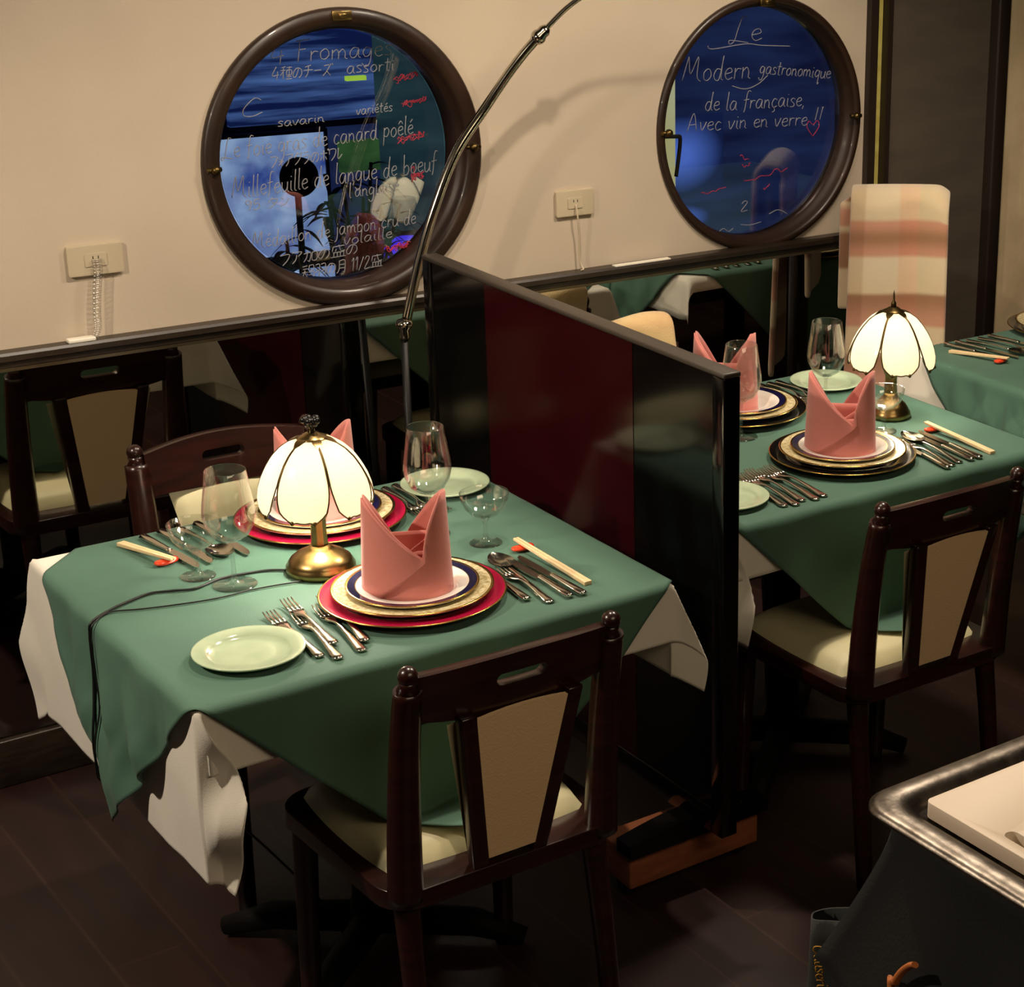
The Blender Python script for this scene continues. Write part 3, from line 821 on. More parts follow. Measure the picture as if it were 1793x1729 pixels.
o = MB().box((1.56, YW - .03, .922), (1.72, YW - .014, .9245)).build('white_strip', white_plastic)
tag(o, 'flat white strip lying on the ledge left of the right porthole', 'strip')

# ------------------------------------------------------------ the divider
DV = empty('divider_screen', (0.9825, 0.60, 0.0))
tag(DV, 'black lacquer divider screen with dark red middle panel between the two tables', 'divider')
X0, X1 = -0.0175, 0.0175
yb, yr0, yr1, yf = -0.545, -0.257, 0.285, 0.545      # near end, red panel edges, far end
o = MB().box((X0, yb, .15), (X1, yb + .035, 1.046)).box((X0, yf - .035, .15), (X1, yf, 1.046)).box((X0, yb + .035, .15), (X1, yf - .035, .20)).build('frame', lacquer_black, DV); bevel(o, .002)
MB().box((X0 + .003, yb + .035, .20), (X1 - .003, yr0, 1.046)).build('black_panel', lacquer_black, DV)
MB().box((X0 + .003, yr1, .20), (X1 - .003, yf - .035, 1.046)).build('black_panel', lacquer_black, DV)
o = MB().box((X0 + .002, yr0, .20), (X1 - .002, yr1, 1.046)).build('red_panel', lacquer_red, DV); o['label'] = 'dark red lacquer panel'
o = MB().box((X0 - .001, yb - .001, 1.046), (X1 + .001, yf + .001, 1.056)).build('top_cap', cap_m, DV); bevel(o, .003)
# arched black feet on a wooden plinth with casters
for y0 in (-.43, .36):
    prof = [(-.16, .112)] + [(-.16 + .32 * i / 16, .112 + .02 * math.sin(PI * i / 16) + .026) for i in range(17)] + [(.16, .112)]
    vs, fs = outline_mesh([prof], .05)
    MB().add([(v[0], y0 + v[2], v[1]) for v in vs], fs).build('foot', lacquer_black, DV)
for ya, yb_ in ((-.435, -.33), (.30, .43)):
    o = MB().box((-.150, ya, .035), (.150, yb_, .112)).build('plinth', box_wood, DV); bevel(o, .004); PL = globals().setdefault('PLINTHS', []); PL.append(o)
for x in (-.13, .13):
    for y in (-.39, .38):
        MB().tube([(x - .009, y, .0175), (x + .009, y, .0175)], .0175, 14).box((x - .013, y - .012, .02), (x + .013, y + .012, .036)).build('caster', black_iron, PLINTHS[0 if y < 0 else 1])

# ------------------------------------------------------------ arc floor lamp
AL = empty('arc_floor_lamp', (0.965, 1.262, 0.0))
tag(AL, 'tall chrome arc floor lamp rising between the divider end and the wall', 'floor lamp')
MB().lathe([(.0001, 0), (.055, 0), (.058, .004), (.058, .022), (.05, .03), (.018, .034), (.0001, .034)], 32).build('base', black_iron, AL)
MB().tube([(0.01, .0, .03), (0.004, -.002, .4), (-.003, -.022, .855)], .0085, 14).build('lower_pole', black_pipe, AL)
j = MB().lathe([(.0001, -.022), (.010, -.022), (.0125, -.016), (.0125, .0), (.018, .006), (.019, .014), (.014, .022), (.0001, .024)], 20, (-.003, -.024, .872))
j.build('joint', chrome, AL)
arc = [(.967, 1.237, .890), (1.006, 1.236, 1.023), (1.043, 1.233, 1.127), (1.100, 1.230, 1.246), (1.170, 1.220, 1.340), (1.230, 1.195, 1.430), (1.280, 1.165, 1.497), (1.353, 1.133, 1.570), (1.47, 1.06, 1.648), (1.60, .97, 1.745), (1.75, .86, 1.82), (1.92, .73, 1.80)]
loc0 = Vector((0.965, 1.262, 0.0))
ap = smooth_path([Vector(p) - loc0 for p in arc], 8)
i7 = 6 * 8
MB().tube(ap[:i7 + 1], .0105, 14).build('arc_tube', chrome, AL)
MB().tube(ap[i7:], .0058, 12).build('arc_rod', chrome, AL)
c = ap[i7]; dd = (ap[i7 + 1] - ap[i7 - 1]).normalized()
MB().tube([c - dd * .02, c - dd * .012, c - dd * .004, c + dd * .004, c + dd * .012, c + dd * .022], [.0115, .016, .0165, .013, .0135, .008], 18).build('joint', chrome, AL)
e_ = ap[-1]
MB().lathe([(.0001, .06), (.02, .058), (.06, .03), (.085, -.01), (.09, -.04), (.087, -.04), (.08, -.008), (.055, .026), (.0001, .05)], 32, tuple(e_ - Vector((0, 0, .06)))).build('lamp_shade', chrome, AL)

# ------------------------------------------------------ tables and cloths
def table(name, x0, x1, y0, y1, label):
    t = empty(name, ((x0 + x1) / 2, (y0 + y1) / 2, 0))
    hx = (x1 - x0) / 2 - .008; hy = (y1 - y0) / 2 - .008
    o = MB().box((-hx, -hy, .692), (hx, hy, .722)).build('tabletop', table_wood, t); bevel(o, .004)
    o = MB().box((-hx + .05, -hy + .05, .63), (hx - .05, hy - .05, .692)).build('apron', table_wood, t)
    MB().lathe([(.0001, .04), (.05, .04), (.045, .06), (.036, .10), (.034, .55), (.045, .60), (.07, .63), (.0001, .63)], 24).build('pedestal', table_wood, t)
    for sx in (-1, 1):
        for sy_ in (-1, 1):
            o = MB().tube([(0, 0, .05), (sx * hx * .35, sy_ * hy * .35, .045), (sx * hx * .52, sy_ * hy * .52, .018)], [.03, .026, .017], 12).build('foot', table_wood, t)
    tag(t, label, 'table'); return t


def pdir_cam(d):
    # which side of a hanging pleat faces into the room (towards -x, -y)
    return d.y - d.x < 0


def drape(fx, fy, R, zt, r, pdir, phase, amp, flare=.03, pleat=.62):
    """flat cloth point -> draped point over the rectangle R at height zt"""
    x0, x1, y0, y1 = R
    ox = fx - min(max(fx, x0), x1); oy = fy - min(max(fy, y0), y1)
    px, py = abs(ox), abs(oy); sx = 1 if ox > 0 else -1; sy_ = 1 if oy > 0 else -1
    bx, by = min(max(fx, x0), x1), min(max(fy, y0), y1)

    def side(s):
        # distance past the edge -> (outward, down) over a rounded edge
        if s < r * PI / 2:
            a = s / r; return r * math.sin(a), r * (1 - math.cos(a))
        return r, r + (s - r * PI / 2)
    if px == 0 and py == 0:
        return Vector((fx, fy, zt))
    if py == 0:
        o_, d = side(px); nz = noise.noise(Vector((fy * 12 + phase, d * 7 + fy * 6, phase))) + .16 * noise.noise(Vector((fy * 24, d * 18 - fy * 9, phase)))
        g = amp * (1.3 + .5 * math.sin(2 * PI * fy / .17 + phase) + 3.4 * nz) * min(1, d / .14) + flare * d
        return Vector((bx + sx * (o_ + max(g, 0)), fy, zt - d))
    if px == 0:
        o_, d = side(py); g = amp * math.sin(2 * PI * fx / .19 + phase * 1.7) * min(1, d / .25) + flare * d
        return Vector((fx, by + sy_ * (o_ + max(g, -.5 * r)), zt - d))
    rr = math.hypot(px, py); k = (px ** -4 + py ** -4) ** -.25 if min(px, py) > 1e-4 else 0.0
    dirv = Vector(pdir[(sx, sy_)]) if isinstance(pdir, dict) else Vector((pdir[0] * sx, pdir[1] * sy_))
    dirv.normalize()
    out = pleat * k * (1 - .62 * min(1, max(0, abs(px - py)) / .2))
    o_, d0 = side(rr)
    d = math.sqrt(max(0, d0 * d0 - (out * .9) ** 2))
    ang = math.atan2(py, px) / (PI / 2)
    cxo = o_ * math.cos(ang * PI / 2); cyo = o_ * math.sin(ang * PI / 2)
    g1 = flare * d
    nrm_ = Vector((dirv.y, -dirv.x)) if pdir_cam(dirv) else Vector((-dirv.y, dirv.x))
    off = -.014 * max(0, (py - px) / (px + py)) * min(1, k / .04) + (.016 if sy_ < 0 and sx < 0 else .003) * math.sin(2 * PI * rr / .17 + .6) * min(1, k / .06)
    cxo += nrm_.x * off * sx; cyo += nrm_.y * off * sy_
    return Vector((bx + sx * (cxo + g1 * (1 - ang)) + dirv.x * out, by + sy_ * (cyo + g1 * ang) + dirv.y * out, zt - d))


def cloth(name, center, half, rot, R, zt, m, label, n=110, phase=0.0, amp=.006, pdirs=(1, 1), clip=None, r=.014, cat='tablecloth', flare=.03, pleat=.62):
    m_ = MB(); ca, sa = math.cos(rot), math.sin(rot)
    hx, hy = half

    def fn(u, v):
        a = (u * 2 - 1) * hx; b_ = (v * 2 - 1) * hy
        fx, fy = center[0] + a * ca - b_ * sa, center[1] + a * sa + b_ * ca
        p = drape(fx, fy, R, zt, r, pdirs, phase, amp, flare, pleat)
        if clip is not None: p = clip(p)
        return p
    m_.grid(n, n, fn)
    o = m_.build(name, m)
    solid(o, .0014, 1.0 if False else 0.0)
    tag(o, label, cat)
    return o


R1 = (0.0, 0.81, 0.0, 0.71)


def on_seats(*seats):
    # cloth that reaches a seat lies on it instead of passing through
    def f(p):
        for cx, cy_ in seats:
            if abs(p.x - cx) < .225 and abs(p.y - cy_) < .215 and p.z < .466:
                e = .466 - p.z; s_ = -1 if cy_ < .3 else 1
                p = Vector((p.x, p.y + s_ * e * .85, .466 - .004 * min(1, e * 8)))
        return p
    return f


SEAT1, SEAT2, SEAT3, SEAT4 = (.402, .030), (1.400, .160), (.448, .765), (1.43, .93)
table('dining_table', *R1, 'dark dining table under the near green and white cloths')
cloth('white_tablecloth', (.35, .365), (.64, .475), 0, (R1[0] + .004, R1[1] - .004, R1[2] + .004, R1[3] - .004), .7265, cloth_white, 'white undercloth with corners hanging out below the near green cloth', n=200, phase=.6, amp=.0012, pdirs={(-1, -1): (.75, -.66), (1, -1): (.80, -.60), (-1, 1): (-.2, 1), (1, 1): (1, .6)}, r=.010, flare=.0, pleat=.66)
cloth('green_tablecloth', (.405, .318), (.516, .516), PI / 4, R1, .730, cloth_green, 'green diamond overcloth on the near table with the large lit lamp', n=160, phase=2.1, amp=.009, clip=on_seats(SEAT1, SEAT3))
R2 = (1.05, 1.86, 0.15, 0.86)
table('dining_table', *R2, 'dark dining table behind the divider under green cloth')
cloth('white_tablecloth', (1.43, .50), (.60, .46), 0, (R2[0] + .004, R2[1] - .004, R2[2] + .004, R2[3] - .004), .7265, cloth_white, 'white undercloth showing at the corner beside the divider edge', n=100, phase=1.6, amp=.0012, pdirs={(-1, -1): (.75, -.66), (1, -1): (.80, -.60), (-1, 1): (-.2, 1), (1, 1): (1, .6)}, r=.010, flare=.0, pleat=.5)
cloth('green_tablecloth', (1.455, .468), (.516, .516), PI / 4, R2, .730, cloth_green, 'green diamond overcloth on the table behind the divider', n=140, phase=.4, amp=.010, clip=on_seats(SEAT2, SEAT4))
R3 = (2.12, 3.40, -0.45, 0.88)
table('dining_table', *R3, 'long dark table at the right edge under green cloths')
cloth('white_tablecloth', (2.76, .03), (.76, .89), 0, (R3[0] + .004, R3[1] - .004, R3[2] + .004, R3[3] - .004), .7235, cloth_white, 'white undercloth whose corner hangs behind the small lamp at right', n=90, phase=.2, amp=.006, r=.010)
cloth('green_tablecloth', (2.76, -.05), (.90, .56), 0, R3, .7265, cloth_green, 'plain dark green under-layer on the table at the right edge', n=90, phase=.9, amp=.006)
cloth('green_tablecloth', (2.62, .45), (.62, .62), PI / 4, R3, .730, cloth_green, 'green diamond overcloth on the table at the right edge', n=130, phase=.3, amp=.008)
ZT = .7310

# ----------------------------------------------------------------- chairs
def make_chair(label, group=None):
    """origin on the floor under the seat centre; +y is the back of the chair"""
    t = empty('dining_chair', (0, 0, 0))
    tag(t, label, 'chair', group)
    vs, fs = outline_mesh([rrect(-.215, -.20, .215, .20, .06)], .032)
    o = MB().add([(v[0] * (1.0 - .04 * (v[1] > 0)), v[1], v[2] + .404) for v in vs], fs).build('seat_frame', chair_wood, t); bevel(o, .008, 3)
    m_ = MB()
    def cush(u, v):
        a = u * 2 - 1; b_ = v * 2 - 1
        e = (1 - abs(a) ** 6) * (1 - abs(b_) ** 6)
        sq = 1 - .06 * (a * a * b_ * b_)
        return Vector((a * .185 * sq, -.025 + b_ * .165 * sq, .419 + .038 * e ** .5))
    m_.grid(28, 28, cush); o = m_.build('seat_cushion', chair_cream, t)
    for s in (-1, 1):
        P_ = smooth_path([(s * .172, .180, .400), (s * .172, .188, .52), (s * .171, .203, .66), (s * .170, .222, .765)], 6)
        m_ = MB().tube(P_, [.025 - .006 * i / (len(P_) - 1) for i in range(len(P_))], 14, flat=1.15)
        m_.tube([(s * .170, .222, .762), (s * .170, .2235, .774), (s * .170, .224, .780)], [.0185, .0125, .014], 14)
        rp = m_.build('rear_post', chair_wood, t)
        MB().sphere((s * .170, .2255, .7885), .0150, 14).build('post_finial', chair_wood, rp)
    # curved top rail with a hand slot
    def rail_xf(v):
        x, z, d = v
        c_ = .026 * (1 - (x / .16) ** 2)
        return (x, .205 + .19 * (z - .70) + c_ + d, z)
    top = [(-.158, .700)] + [(-.158 + .316 * i / 20, .700 - .004 + .010 * abs(i / 10 - 1) ** 2) for i in range(1, 20)] + [(.158, .700)]
    top += [(.158 - .316 * i / 20, .784 + .012 * math.sin(PI * i / 20)) for i in range(21)]
    slot = rrect(-.042, .744, .042, .764, .0095)
    vs, fs = outline_mesh([top, slot], .020)
    bm = bmesh.new(); me = bpy.data.meshes.new('tmp'); me.from_pydata(vs, [], fs); bm.from_mesh(me)
    for k in range(-7, 8):
        x = k * .021
        gm = bm.verts[:] + bm.edges[:] + bm.faces[:]
        bmesh.ops.bisect_plane(bm, geom=gm, plane_co=(x, 0, 0), plane_no=(1, 0, 0))
    bm.to_mesh(me); bm.free()
    vs = [tuple(v.co) for v in me.vertices]; fs = [tuple(p.vertices) for p in me.polygons]; bpy.data.meshes.remove(me)
    o = MB().add([rail_xf(v) for v in vs], fs).build('top_rail', chair_wood, t); bevel(o, .0045, 3, 50)
    # splat: two tapering bars, tan cloth behind, cream pad in front
    def sp_y(z): return .186 + .052 * (z - .42) / .28
    for s in (-1, 1):
        m_ = MB(); zz = [.408 + .30 * i / 8 for i in range(9)]
        vs = []
        for z in zz:
            u = (z - .42) / .28; xo = .037 + .038 * u; y = sp_y(z)
            for dx, dy in ((-.0, -.010), (.028, -.010), (.028, .012), (-.0, .012)):
                vs.append((s * (xo + dx), y + dy, z))
        fs = []
        for i in range(8):
            for k in range(4):
                k2 = (k + 1) % 4; fs.append((i * 4 + k, i * 4 + k2, (i + 1) * 4 + k2, (i + 1) * 4 + k))
        fs += [(3, 2, 1, 0), (32, 33, 34, 35)]
        o = m_.add(vs, fs).build('splat_bar', chair_wood, t); bevel(o, .004)
    m_ = MB(); vs = []
    for i in range(9):
        z = .434 + .266 * i / 8; u = (z - .42) / .28; xo = .039 + .038 * u
        for k in range(7):
            a = k / 3 - 1; zz_ = z + (0.006 * (1 - a * a) * i / 8)
            vs.append((a * xo, sp_y(zz_) + .008, zz_))
    fs = [(i * 7 + k, i * 7 + k + 1, (i + 1) * 7 + k + 1, (i + 1) * 7 + k) for i in range(8) for k in range(6)]
    o = m_.add(vs, fs).build('back_panel', chair_tan, t); solid(o, .006); o['label'] = 'tan cloth panel on the rear of the backrest'
    m_ = MB()
    def pad(u, v):
        a = u * 2 - 1; z = .432 + .262 * v; w_ = .064 + .050 * v
        e = (1 - abs(a) ** 6) * (1 - abs(v * 2 - 1) ** 8)
        zz_ = z + .012 * (1 - a * a) * (v - .3)
        return Vector((a * w_, sp_y(zz_) - .011 - .016 * e ** .5, zz_))
    m_.grid(18, 18, pad); o = m_.build('backrest_pad', chair_cream, t); o['label'] = 'cream padded front of the backrest'
    for s in (-1, 1):
        MB().tube(smooth_path([(s * .165, .165, .392), (s * .168, .185, .25), (s * .172, .215, .0)], 5), [.021, .0205, .020, .0195, .019, .0185, .018, .0175, .017, .0165, .016], 12).build('leg', chair_wood, t)
        MB().tube(smooth_path([(s * .178, -.165, .392), (s * .182, -.172, .2), (s * .185, -.178, .0)], 5), [.021, .0205, .020, .0195, .019, .0185, .018, .0175, .017, .0165, .016], 12).build('leg', chair_wood, t)
    return t


G_CH = 'wooden chairs with tan back panels'
ch = make_chair('nearest wooden chair, seen from behind in front of the near table', G_CH)
ch.location = (.402, .030, 0); ch.rotation_euler = (0, 0, PI)
dup(ch, (1.400, .160, 0), PI, 'wooden chair seen from behind in front of the table behind the divider', G_CH)
dup(ch, (.448, .765, 0), 0, 'wooden chair facing us across the near table, backed to the mirror', G_CH)
dup(ch, (1.43, .93, 0), 0, 'wooden chair mostly hidden by the divider, its back reflected in the mirror', G_CH)

# -------------------------------------------------------------- tableware
def plate_mesh(R, h, segs, name, mats, well=.62):
    """segs: (outer fraction, material) rings from the centre out; upper face shaped, underside closed"""
    m_ = MB(); pr = []; mi = []
    fr = [0.0001, .25, .45]
    for f_, m in segs: fr.append(f_)
    fr = sorted(set(fr + [well, well + .05, well + .1, .97, 1.0]))

    def zz(f_):
        if f_ <= well: return .004
        if f_ <= well + .1: u = (f_ - well) / .1; return .004 + (h * .55) * u * u * (3 - 2 * u)
        return .004 + h * .55 + (h * .45 - .004) * (f_ - well - .1) / (.9 - well)

    def mm_(f_):
        for lim, m in segs:
            if f_ <= lim + 1e-6: return m
        return segs[-1][1]
    for i, f_ in enumerate(fr):
        pr.append((R * f_, zz(f_)))
        if i: mi.append(mm_(f_))
    last = mm_(1.0)
    pr += [(R * 1.004, h - .0015), (R * .985, h - .0035), (R * (well + .1), max(.0012, h * .55 - .002)), (R * well, .0), (.0001, .0)]
    mi += [last, 0, 0, 0, 0]
    m_.lathe(pr, 72, mis=mi)
    return m_


def plate(name, loc, R, h, segs, mats, label, group=None, well=.62):
    o = plate_mesh(R, h, segs, name, mats, well).build(name, mats, loc=loc)
    return tag(o, label, 'plate', group)


def place_stack(x, y, which, red=True):
    z = ZT + .0005
    cm = charger_red if red else charger_black
    cn = 'crimson' if red else 'black'
    plate('charger_plate', (x, y, z), .150, .016, [(.945, 0), (.985, 0), (1.0, 1)], [cm, gold], '%s charger plate under the plates of %s' % (cn, which), 'charger plates', .70)
    plate('dinner_plate', (x, y, z + .0062), .130, .020, [(.70, 0), (.965, 1), (1.0, 2)], [china, gold_rim, gold], 'gilt-rimmed dinner plate in the stack of %s' % which, 'gilt-rimmed dinner plates', .62)
    plate('salad_plate', (x, y, z + .0124), .1065, .019, [(.845, 0), (.86, 2), (.965, 1), (1.0, 2)], [china, navy, gold], 'navy-banded plate topping the stack of %s' % which, 'navy-banded plates', .60)


def napkin(x, y, z, rz, label):
    """bishop's mitre: a wrapped sleeve with two peaks, a diagonal front fold and tucked inner folds"""
    R0 = .068
    t = empty('folded_napkin', (x, y, z), rz)
    tag(t, label, 'napkin', 'pink folded napkins')

    def topz(th):
        # th in degrees, 0 faces the viewer side (-y), +90 = +x side
        sn = math.sin(math.radians(th))
        if -90 <= th <= 22:      # straight fold edge from the left peak down to the notch
            u = (sn + 1) / 1.3746
            return .166 + (.068 - .166) * u - .006 * math.sin(PI * u)
        if 22 < th <= 60:        # right flap rises steeply
            u = (sn - .3746) / .4914
            return .068 + .104 * min(1, u) ** .55
        if 60 < th <= 90: return .172 - .004 * (th - 60) / 30
        if th > 90: return .078 + .090 * sn ** .9
        if th < -165: return .078 - .006 * (-165 - th) / 15 + .003
        return .072 + (.166 - .072) * max(0, -sn - .2588) / .7412

    def shell(th, v, dr=0.0):
        a = math.radians(th - 90); zt = topz(th)
        lean = 1 - .10 * v + .02 * math.sin(math.radians(th * 2))
        r = (R0 + dr) * lean
        return Vector((r * 1.04 * math.cos(a), r * .78 * math.sin(a), zt * v))
    m_ = MB()
    m_.grid(121, 12, lambda u, v: shell(-180 + 360 * u, v))
    o = m_.build('sleeve', pink, t); solid(o, .0022)
    # overlapping diagonal front panel from lower left to the right seam
    def front(u, v):
        th = -88 + 113 * u
        zl = .002 + .062 * max(0, (math.sin(math.radians(th)) + .63) / 1.05)
        zh = topz(th) - .003
        zz = zl + (max(zh, zl + .004) - zl) * v
        a = math.radians(th - 90); k = zz / max(.02, topz(th))
        r = (R0 + .0030 + .0035 * (1 - v) * max(0, min(1, (th + 88) / 40))) * (1 - .10 * min(1, k) + .02 * math.sin(math.radians(th * 2)))
        return Vector((r * 1.04 * math.cos(a), r * .78 * math.sin(a), zz))
    m_ = MB(); m_.grid(30, 12, front); o = m_.build('front_fold', pink, t); solid(o, .0022)
    # tucked triangles inside the mouth of the sleeve
    m_ = MB()
    def inner(u, v):
        x_ = -.030 + .078 * u
        return Vector((x_, .022 - .006 * v, .012 + .082 * v))
    m_.grid(8, 6, inner)
    def inner2(u, v):
        x_ = -.004 + .050 * u
        return Vector((x_, .004 + .010 * u - .010 * v, .010 + (.052 + .034 * u) * v))
    m_.grid(8, 6, inner2)
    def inner3(u, v):
        x_ = .000 + .044 * u
        return Vector((x_, -.020 - .004 * v, .012 + (.056 + .006 * math.sin(PI * u)) * v))
    m_.grid(6, 5, inner3)
    o = m_.build('inner_folds', pink, t); solid(o, .002)
    return t


def cutlery_strip(pts, thick):
    """pts: (y, halfwidth, z) along the piece -> closed strip with a slight crown"""
    m_ = MB(); vs = []
    for y, w_, z in pts:
        vs += [(-w_, y, z), (-w_ * .55, y, z + thick * .9), (w_ * .55, y, z + thick * .9), (w_, y, z), (w_ * .5, y, z - thick * .25), (-w_ * .5, y, z - thick * .25)]
    fs = []; N = len(pts)
    for i in range(N - 1):
        for k in range(6):
            k2 = (k + 1) % 6; fs.append((i * 6 + k, i * 6 + k2, (i + 1) * 6 + k2, (i + 1) * 6 + k))
    fs += [tuple(range(6))[::-1], tuple((N - 1) * 6 + k for k in range(6))]
    m_.add(vs, fs, smooth=True)
    return m_


HANDLE = [(0, .004, .0022), (.003, .0085, .0022), (.012, .0098, .0024), (.03, .0080, .0034), (.06, .0055, .0056), (.09, .0040, .0072), (.108, .0034, .0070)]


def fork_mesh(L):
    k = L / .20
    m_ = cutlery_strip([(y * k, w_, z) for y, w_, z in HANDLE] + [(.120 * k, .0038, .0060), (.130 * k, .0090, .0042), (.140 * k, .0116, .0030), (.152 * k, .0122, .0026)], .0026)
    for i in range(4):
        x = -.0096 + .0064 * i
        P_ = [(x, .150 * k, .0034), (x, .170 * k, .0028), (x * .97, .188 * k, .0044), (x * .95, .200 * k, .0072)]
        m_.tube(P_, [.0021, .0019, .0016, .0009], 6)
    return m_


def knife_mesh(L):
    k = L / .21
    m_ = cutlery_strip([(0, .005, .0040), (.004, .0088, .0040), (.03 * k, .0088, .0042), (.07 * k, .0070, .0046), (.098 * k, .0056, .0046), (.102 * k, .0062, .0046)], .0042)
    pr = [(.100, -.0045), (.102, -.0075), (.13, -.0095), (.165, -.0098), (.19, -.0085), (.204, -.0040), (.21, .0030), (.20, .0056), (.165, .0062), (.12, .0058), (.100, .0048)]
    vs, fs = outline_mesh([[(x, y * k) for y, x in pr]], .0016)
    m_.add([(v[0], v[1], v[2] + .0044) for v in vs], fs)
    return m_


def spoon_mesh(L):
    k = L / .20
    m_ = cutlery_strip([(y * k, w_, z) for y, w_, z in HANDLE] + [(.125 * k, .0034, .0064), (.138 * k, .0048, .0056)], .0024)
    def bowl(u, v):
        a = u * 2 - 1; y = .134 + .066 * v
        w_ = .021 * (math.sin(PI * min(1, max(0, v)) ** .8)) ** .6 + .0008
        x = a * w_
        d = .0085 * (1 - a * a) * math.sin(PI * v) ** .8
        return Vector((x, y * k, .0088 - d + .001 * v))
    n0 = MB(); n0.grid(14, 18, bowl)
    m_.add(n0.v, n0.f, smooth=True)
    m_.grid(14, 18, lambda u, v: bowl(u, v) + Vector((0, 0, -.0012)))
    return m_


CUT = {}


def cut(kind, hx, hy, tx, ty, label, group, L=None, lift=0.0):
    """lay a piece with its handle end at (hx,hy) and its head towards (tx,ty)"""
    d = math.hypot(tx - hx, ty - hy); L = L or d
    key = (kind, round(L, 2))
    rz = math.atan2(ty - hy, tx - hx) - PI / 2
    if key not in CUT:
        mk = {'fork': fork_mesh, 'knife': knife_mesh, 'spoon': spoon_mesh}[kind](round(L, 2))
        o = mk.build(kind, steel); CUT[key] = o
    else:
        o = CUT[key].copy(); COL.objects.link(o)
    o.location = (hx, hy, ZT + .0006 + lift); o.rotation_euler = (0, 0, rz)
    tag(o, label, kind, group)
    return o


def chopsticks(ax, ay, bx, by, label, rlabel, tip_first=True):
    """pair from (ax,ay) resting tip to (bx,by) tail, laid over a small glazed rest near the tip"""
    d = Vector((bx - ax, by - ay, 0)); L = d.length; d.normalize(); n_ = Vector((-d.y, d.x, 0))
    t = empty('chopsticks', (ax, ay, ZT))
    zt, zb = .0155, .0035
    for s in (-1, 1):
        m_ = MB(); vs = []
        for u in (0, .5, 1):
            w_ = .0023 + .0012 * u; c = d * (L * u) + n_ * (s * (.0030 + .0008 * u)) + Vector((0, 0, zt + (zb - zt) * u))
            for a, b_ in ((-1, -1), (1, -1), (1, 1), (-1, 1)):
                vs.append(c + n_ * (a * w_) + Vector((0, 0, b_ * w_)))
        fs = [(i * 4 + k, i * 4 + (k + 1) % 4, (i + 1) * 4 + (k + 1) % 4, (i + 1) * 4 + k) for i in range(2) for k in range(4)] + [(3, 2, 1, 0), (8, 9, 10, 11)]
        o = m_.add(vs, fs).build('stick', stick_wood, t); bevel(o, .0007)
    tag(t, label, 'chopsticks', 'pale wooden chopsticks')
    c = d * .022
    m_ = MB()
    def hull(u, v):
        th = 2 * PI * u; ph = PI * v
        rx = .022 * (1 + .0 * math.cos(th)); x_ = rx * math.sin(ph) * math.cos(th); y_ = .0115 * math.sin(ph) * math.sin(th) * (1 + .22 * (abs(x_) / .022)); z_ = -.0055 * math.cos(ph)
        if z_ > 0: z_ *= .7 + .9 * (x_ / .022) ** 2
        return Vector((n_.x * x_ + d.x * y_, n_.y * x_ + d.y * y_, .0056 + z_))
    m_.grid(25, 13, hull)
    o = m_.build('chopstick_rest', rest_red, loc=(ax + c.x, ay + c.y, ZT + .0004))
    tag(o, rlabel, 'chopstick rest', 'orange-red chopstick rests')


def wine_glass(x, y, label):
    t = empty('wine_glass', (x, y, ZT + .0006))
    o_ = [(.0001, .078), (.016, .080), (.030, .090), (.0395, .108), (.0425, .124), (.041, .142), (.0365, .170), (.0325, .200), (.0319, .2008), (.0313, .200), (.0355, .170), (.0398, .142), (.0412, .124), (.038, .109), (.029, .0925), (.015, .083), (.0001, .0815)]
    MB().lathe(o_, 56).build('bowl', glass, t)
    MB().lathe([(.0001, .0), (.036, .0), (.0365, .0008), (.034, .0018), (.016, .0035), (.006, .008), (.0040, .016), (.0036, .045), (.0040, .070), (.0065, .0778), (.0001, .0778)], 40).build('stem', glass, t)
    tag(t, label, 'wine glass', 'stemmed wine glasses')
    return t


def coupe(x, y, label):
    t = empty('coupe_glass', (x, y, ZT + .0006))
    o_ = [(.0001, .048), (.012, .049), (.026, .056), (.036, .068), (.0412, .082), (.043, .094), (.0425, .0946), (.042, .094), (.0402, .082), (.035, .069), (.025, .058), (.011, .0515), (.0001, .0505)]
    MB().lathe(o_, 56).build('bowl', glass, t)
    MB().lathe([(.0001, .0), (.029, .0), (.0295, .0008), (.027, .0016), (.012, .004), (.0055, .009), (.0042, .020), (.0046, .038), (.008, .0478), (.0001, .0478)], 40).build('stem', glass, t)
    tag(t, label, 'coupe glass', 'small coupe glasses')
    return t


